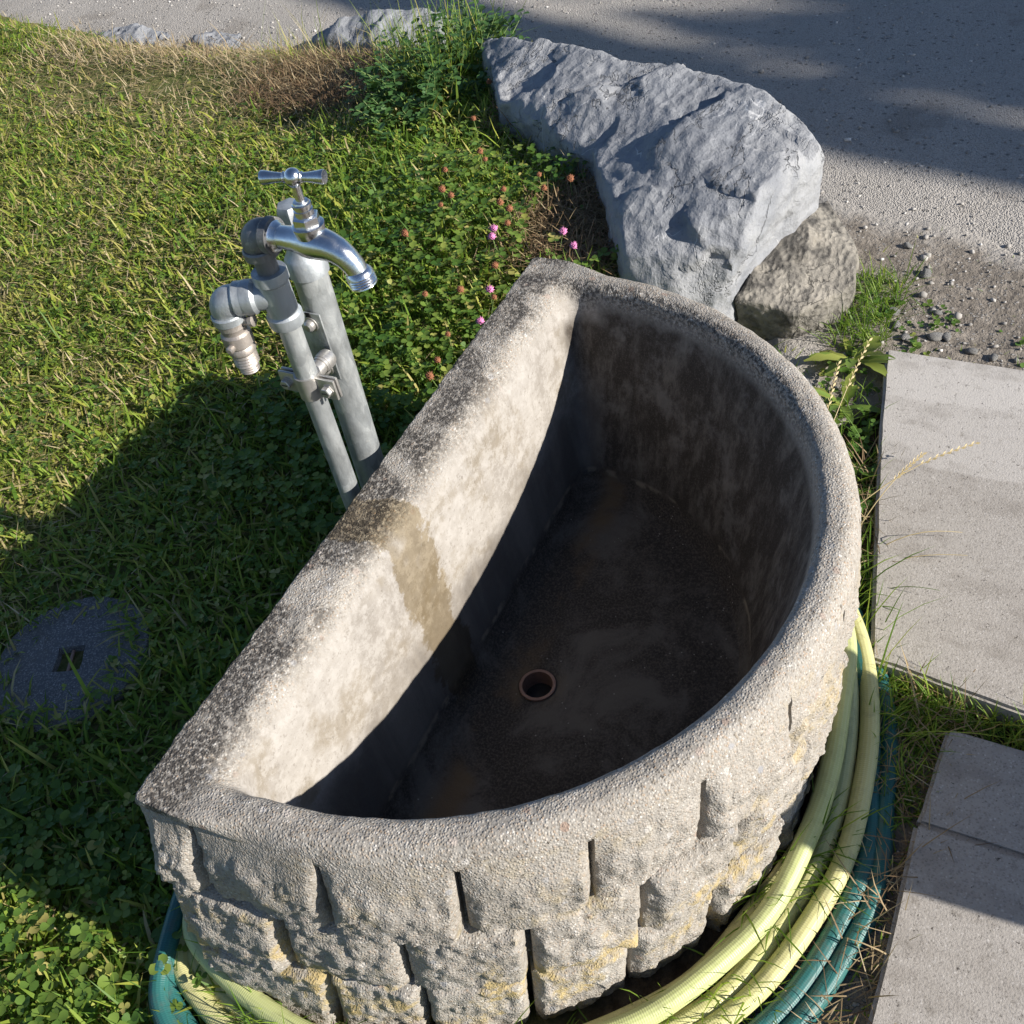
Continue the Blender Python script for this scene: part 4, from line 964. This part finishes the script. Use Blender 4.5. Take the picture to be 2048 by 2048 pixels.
# leafy clump behind, made of short leafy shoots
def clump(name, loc, shoots, label, seed, spread, height, tint=(.2, .6)):
    r = np.random.default_rng(seed); root = empty(name, (loc[0], loc[1], ground_z(loc[0], loc[1])), label=label, cat='plant'); Us, Ws, Zs, Rd, Az, Ti, Tn = ([] for _ in range(7)); st = []
    for i in range(shoots):
        a = r.uniform(0, 6.28); rr = spread*math.sqrt(r.random()); bx, by = rr*math.cos(a)*1.3, rr*math.sin(a); hh = height*r.uniform(.55, 1.05)*(1-.45*(rr/spread)**2); lx, ly = r.normal(0, .25)*hh+bx*.35, r.normal(0, .25)*hh+by*.35
        st.append(((bx, by, 0), (bx+lx*.4, by+ly*.4, hh*.55), (bx+lx, by+ly, hh)))
        for k in range(15):
            t = .2+.8*k/14; Us.append(bx+lx*t); Ws.append(by+ly*t); Zs.append(hh*t); Rd.append(r.uniform(.016, .030)*(1.15-.35*t)); Az.append(k*2.4+r.normal(0, .3)); Ti.append(r.normal(.25, .35)); Tn.append(r.uniform(*tint))
    V, F, T = leaflets(*[np.array(x) for x in (Us, Ws, Zs, Rd, Az, Ti, Tn)], aspect=.6)
    me = from_arrays('foliage', V, F); attr(me, 'tint', T); o = link('foliage', me, M_weed, root, smooth=False); o['kind'] = 'stuff'
    Vs, Fs, off = [], [], 0
    for s_ in st:
        V, F = tube_arrays(s_, [.0016, .0013, .0008], 5, False); Vs.append(V); Fs.append(F[0]+off); off += len(V)
    me = from_arrays('stems', np.concatenate(Vs), np.concatenate(Fs)); o = link('stems', me, M_stem, root); o['kind'] = 'stuff'
clump('weed_clump', (-1.60, -.93, 0), 64, 'bushy dark green weed clump left of the large boulder', 31, .15, .18, (.0, .45))
clump('weed_clump', (-1.42, -.92, 0), 22, 'lower leafy weeds in front of the bushy clump', 32, .10, .12, (.1, .5))
clump('weed_clump', (-1.76, -.93, 0), 14, 'thin leafy weeds at the far tip of the large boulder', 33, .08, .16, (.3, .8))

# clover flowers
def flower(loc, col, seed, hh, rad, label, group):
    r = np.random.default_rng(seed); root = empty('clover_flower', (loc[0], loc[1], ground_z(loc[0], loc[1])), label=label, cat='flower', group=group)
    lx, ly = r.normal(0, .008), r.normal(0, .008)
    tube('stem', [(0, 0, 0), (lx*.3, ly*.3, hh*.5), (lx, ly, hh)], [.0012, .0010, .0008], M_stem, root, 5, False)
    V, F = [], []; n = 34
    for i in range(n):
        t = (i+.5)/n; ph = i*2.39996; el = math.acos(1-1.75*t); d = Vector((math.sin(el)*math.cos(ph), math.sin(el)*math.sin(ph), math.cos(el)))
        d2 = (d+Vector((0, 0, .55))).normalized(); s = d2.cross(Vector((math.cos(ph+1.3), math.sin(ph+1.3), .3))).normalized(); c = Vector((lx, ly, hh))+d*rad*.45
        k = rad*r.uniform(.35, .75); w_ = rad*.27; u_ = s.cross(d2); b = len(V)
        V += [tuple(c+s*w_), tuple(c-s*w_*.5+u_*w_*.85), tuple(c-s*w_*.5-u_*w_*.85), tuple(c+d2*k)]
        F += [(b, b+1, b+3), (b+1, b+2, b+3), (b+2, b, b+3)]
    link('flower_head', from_arrays('flower_head', np.array(V), np.array(F)), col, root, smooth=False)
    return root
PINK = [(-.864, -.412, 'pink clover blossom, taller of the close pair in the lawn'), (-.845, -.388, 'pink clover blossom, lower of the close pair in the lawn'), (-.893, -.278, 'pale pink clover blossom beside the dead grass at the boulder'),
        (-.861, -.213, 'pink clover blossom right behind the far corner of the trough'), (-.725, -.354, 'pink clover blossom midway along the upper back rim of the trough'), (-.649, -.349, 'bright pink clover blossom touching the back rim of the trough')]
BROWN = [(-.616, -.392), (-.568, -.384), (-.532, -.384), (-.69, -.483), (-.722, -.415), (-.708, -.352), (-.787, -.365), (-.835, -.588), (-.895, -.378), (-.936, -.402), (-.917, -.557), (-.951, -.555), (-.974, -.574), (-1.006, -.442), (-.968, -.436), (-1.076, -.395), (-1.027, -.381), (-1.06, -.318), (-1.061, -.61), (-1.132, -.571), (-1.107, -.542), (-1.474, -.713), (-1.328, -.467), (-1.283, -.659)]
BL = {0: 'large withered clover head by a broad leaf at the back rim', 1: 'withered clover head at the back rim, middle of three in a row', 2: 'withered clover head nearest the pipes, last of three along the rim', 7: 'withered clover head standing alone to the right of the tap spout', 21: 'red-brown clover head at the far tip of the large boulder', 22: 'red clover head against the left edge of the large boulder'}
for i, (a, b, l) in enumerate(PINK): flower((a, b), M_pink, 100+i, .075, .0098, l, 'pink clover blossoms')
for i, (a, b) in enumerate(BROWN): flower((a, b), M_brown, 200+i, .070, .0074+.0032*((i*7) % 5)/4, BL.get(i, 'withered red-brown clover head in the lawn left of the large boulder'), 'withered clover heads')
# seed-head grass stalks leaning over the paving
def stalk(p0, p1, rise, mat, label, seed, ears=True):
    r = np.random.default_rng(seed); a = Vector((*p0, ground_z(*p0))); b = Vector(p1); root = empty('grass_stalk', a, label=label, cat='grass stalk', group='dry grass stalks between trough and paving')
    pts = [a.lerp(b, t)+Vector((0, 0, rise*math.sin(math.pi*t)*.6))-a for t in np.linspace(0, 1, 9)]
    tube('stem', pts, [.0011-.0007*i/8 for i in range(9)], mat, root, 5, False)
    if ears:
        V, F = [], []
        for k in range(16):
            t = .62+.38*k/15; f = t*8; i = min(7, int(f)); c = pts[i].lerp(pts[i+1], f-i); d = (pts[i+1]-pts[i]).normalized(); s = d.cross(Vector((0, 0, 1))).normalized()*(1 if k % 2 else -1)
            e = (d+s*.45+Vector((0, 0, .15))).normalized()*.0095; w_ = d.cross(e).normalized()*.0016; o = len(V)
            V += [tuple(c), tuple(c+e*.5+w_+s*.001), tuple(c+e), tuple(c+e*.5-w_-s*.001)]; F += [(o, o+1, o+2, o+3)]
        link('seed_head', from_arrays('seed_head', np.array(V), np.array(F)), mat, root, smooth=False)
stalk((-.52, .33), (-.80, .36, .13), .04, M_strawst, 'tall straw seed stalk pointing to the corner of the pale slab', 1)
stalk((-.50, .34), (-.70, .33, .15), .04, M_strawst, 'straw seed stalk rising beside the trough rim', 2)
stalk((-.46, .385), (-.62, .57, .10), .05, M_strawst, 'long straw seed stalk arching out across the middle of the paving', 3)
stalk((-.43, .42), (-.55, .50, .12), .04, M_strawst, 'short straw seed stalk over the slab edge', 4)
stalk((-.40, .44), (-.46, .585, .06), .05, M_strawst, 'flat dry stalk lying across the stained slab', 5, False)
stalk((-.38, .45), (-.42, .60, .055), .03, M_strawst, 'thin dry blade lying lower on the stained slab', 6, False)
stalk((-.33, .46), (-.335, .575, .06), .03, M_stem, 'thin green blade lying on the slab near the hose', 7, False)
# pebbles in the dirt verge
def pebble_mesh(seed):
    r = random.Random(seed); bm = bmesh.new(); bmesh.ops.create_icosphere(bm, subdivisions=2, radius=1)
    for v in bm.verts: v.co *= 1+.5*noise.noise(v.co*1.1+Vector((seed*3.7, 0, 0)))
    me = bpy.data.meshes.new('pebble'); bm.to_mesh(me); bm.free(); me.materials.append(M_peb)
    for p in me.polygons: p.use_smooth = True
    return me
pms = [pebble_mesh(k) for k in range(5)]
for i, (u, v, s_) in enumerate(((-1.18, .395, .012), (-1.04, .36, .012), (-1.0, .375, .010), (-.985, .45, .013), (-.99, .47, .011), (-.965, .40, .010), (-1.27, .34, .009), (-.70, .315, .013), (-.66, .335, .010), (-.745, .235, .014), (-.96, .52, .010), (-.95, .56, .009), (-1.06, .44, .008), (-.78, .26, .012), (-.58, .37, .010))):
    o = bpy.data.objects.new('pebble', pms[i % 5]); COL.objects.link(o); o.location = (u, v, ground_z(u, v)+.018+s_*.2); o.scale = (s_*1.2, s_*.85, s_*.6); o.rotation_euler = (0, 0, i*1.7)
    setp(o, 'pale grey pebble lying in the dirt between boulder and paving', 'pebble', 'pale pebbles in the dirt verge')
def gravel_stuff():
    bm = bmesh.new(); bmesh.ops.create_icosphere(bm, subdivisions=1, radius=1); base = np.array([v.co[:] for v in bm.verts]); fc = np.array([[v.index for v in f.verts] for f in bm.faces]); bm.free()
    n = 8000; U = rng.uniform(-3.0, -.5, n); W = rng.uniform(-3.2, 1.0, n)
    ok = (on_road(U, W, -.015) | in_poly(U, W, [(-1.40, .2), (-1.25, .6), (-1.1, 1.2), (-.9, 1.2), (-.91, .36), (-.65, .32)])) & ~blocked(U, W); U, W = U[ok], W[ok]; n = len(U)
    verge = U > -1.35
    s = np.where(verge, rng.gamma(2.2, .0013, n)+.0012, rng.gamma(2.0, .0008, n)+.0010); V = np.zeros((n, len(base), 3)); a = rng.uniform(0, 6.28, n); ex = rng.uniform(.7, 1.4, n); ez = rng.uniform(.5, .9, n)
    bx = base[None]*(1+rng.normal(0, .20, (n, len(base), 1)))
    V[:, :, 0] = U[:, None]+s[:, None]*(bx[:, :, 0]*np.cos(a)[:, None]*ex[:, None]-bx[:, :, 1]*np.sin(a)[:, None]); V[:, :, 1] = W[:, None]+s[:, None]*(bx[:, :, 0]*np.sin(a)[:, None]*ex[:, None]+bx[:, :, 1]*np.cos(a)[:, None])
    V[:, :, 2] = (gz(U, W)+.0145+np.where(verge, .003, 0))[:, None]+s[:, None]*bx[:, :, 2]*ez[:, None]
    F = (fc[None]+(np.arange(n)*len(base))[:, None, None]).reshape(-1, 3)
    me = from_arrays('gravel', V.reshape(-1, 3), F); attr(me, 'tint', np.repeat(rng.random(n), len(base)))
    m = NT('gravel_stones'); col = m.ramp(m.attr('tint'), [(0, (.24, .23, .215)), (.4, (.33, .31, .285)), (.8, (.42, .40, .37)), (1, (.62, .60, .57))])
    link('gravel', me, m.set(col=col, rough=.9, spec=.3), None, label='loose grey gravel stones on the road and verge', cat='gravel', kind='stuff')
gravel_stuff()

# ------------------------------------------------------------------ beyond the right-hand edge: what throws the shadows
bevel_box('shadow_block', Vector((-.054, 1.50, .27)), (.290, .12, .60), M_wood, None, .008, label='wooden block added out of view to shade the paving slabs', cat='shadow_block')  # invented stand-in for an unseen caster, widened to shape the slab shadow
def sh(gu, gv, t):  # point t metres up the sun ray from a ground point
    return Vector((gu, gv, 0))+to_sun*t
def tree():
    root = empty('tree', (-3.6, 9.6, 0), label='broad leafy tree beyond the gravel road on the right', cat='tree'); o = Vector(root.location)
    tube('trunk', [(0, 0, -.1), (.05, .1, 1.5), (.0, -.1, 3.0), (-.1, -.1, 4.6)], [.30, .24, .20, .12], M_bark, root, 14)
    limbs = [((-.02, -.05, 2.6), sh(-2.50, -1.9, 10.4)-o, sh(-1.90, -.38, 10.0)-o, sh(-1.73, .25, 9.8)-o, sh(-1.50, 1.3, 9.6)-o, .09), ]
    for k, l in enumerate(limbs):
        tube('limb', [l[1], l[2], l[3], l[4]], [.11, .14, .14, .12], M_bark, root, 10)
    tube('limb', [(0, -.05, 3.3), sh(-1.75, 1.6, 9.6)-o, sh(-1.50, 1.3, 9.6)-o], [.14, .11, .10], M_bark, root, 10)
    tube('limb', [(0, -.1, 3.6), sh(-2.05, .5, 10.2)-o, sh(-2.20, -.15, 10.3)-o, sh(-2.36, -.75, 10.4)-o], [.14, .10, .07, .03], M_bark, root, 10)
    # crown: leaf faces spread through clumps
    r = np.random.default_rng(5); C_ = []
    for i in range(80):
        gu = r.uniform(-3.4, -1.95); gv = r.uniform(-.15, 2.6); 
        if gu > -2.05-(.45-gv)*.5 and gv < .45: continue
        if gu < -2.30 and gv < .2-(-gu-2.3)*.3 and r.random() < .8: continue
        if abs(gu-(-2.03+.39*gv)) < .30 and gv < 1.0: continue
        C_.append((sh(gu, gv, r.uniform(9.8, 11.6))-o, r.uniform(.16, .34)))
    U_, W_, Z_, Rd, Az, Ti, Tn = ([] for _ in range(7))
    for c, s in C_:
        n = int(900*(s/.3)**2); p = r.normal(0, .5, (n, 3))*s+np.array(c); U_.append(p[:, 0]); W_.append(p[:, 1]); Z_.append(p[:, 2]); Rd.append(r.uniform(.04, .07, n)); Az.append(r.uniform(0, 6.28, n)); Ti.append(r.normal(0, .7, n)); Tn.append(r.random(n))
    V, F, T = leaflets(*[np.concatenate(x) for x in (U_, W_, Z_, Rd, Az, Ti, Tn)])
    me = from_arrays('crown', V, F); attr(me, 'tint', T); o2 = link('crown', me, M_weed, root, smooth=False); o2['kind'] = 'stuff'
tree()
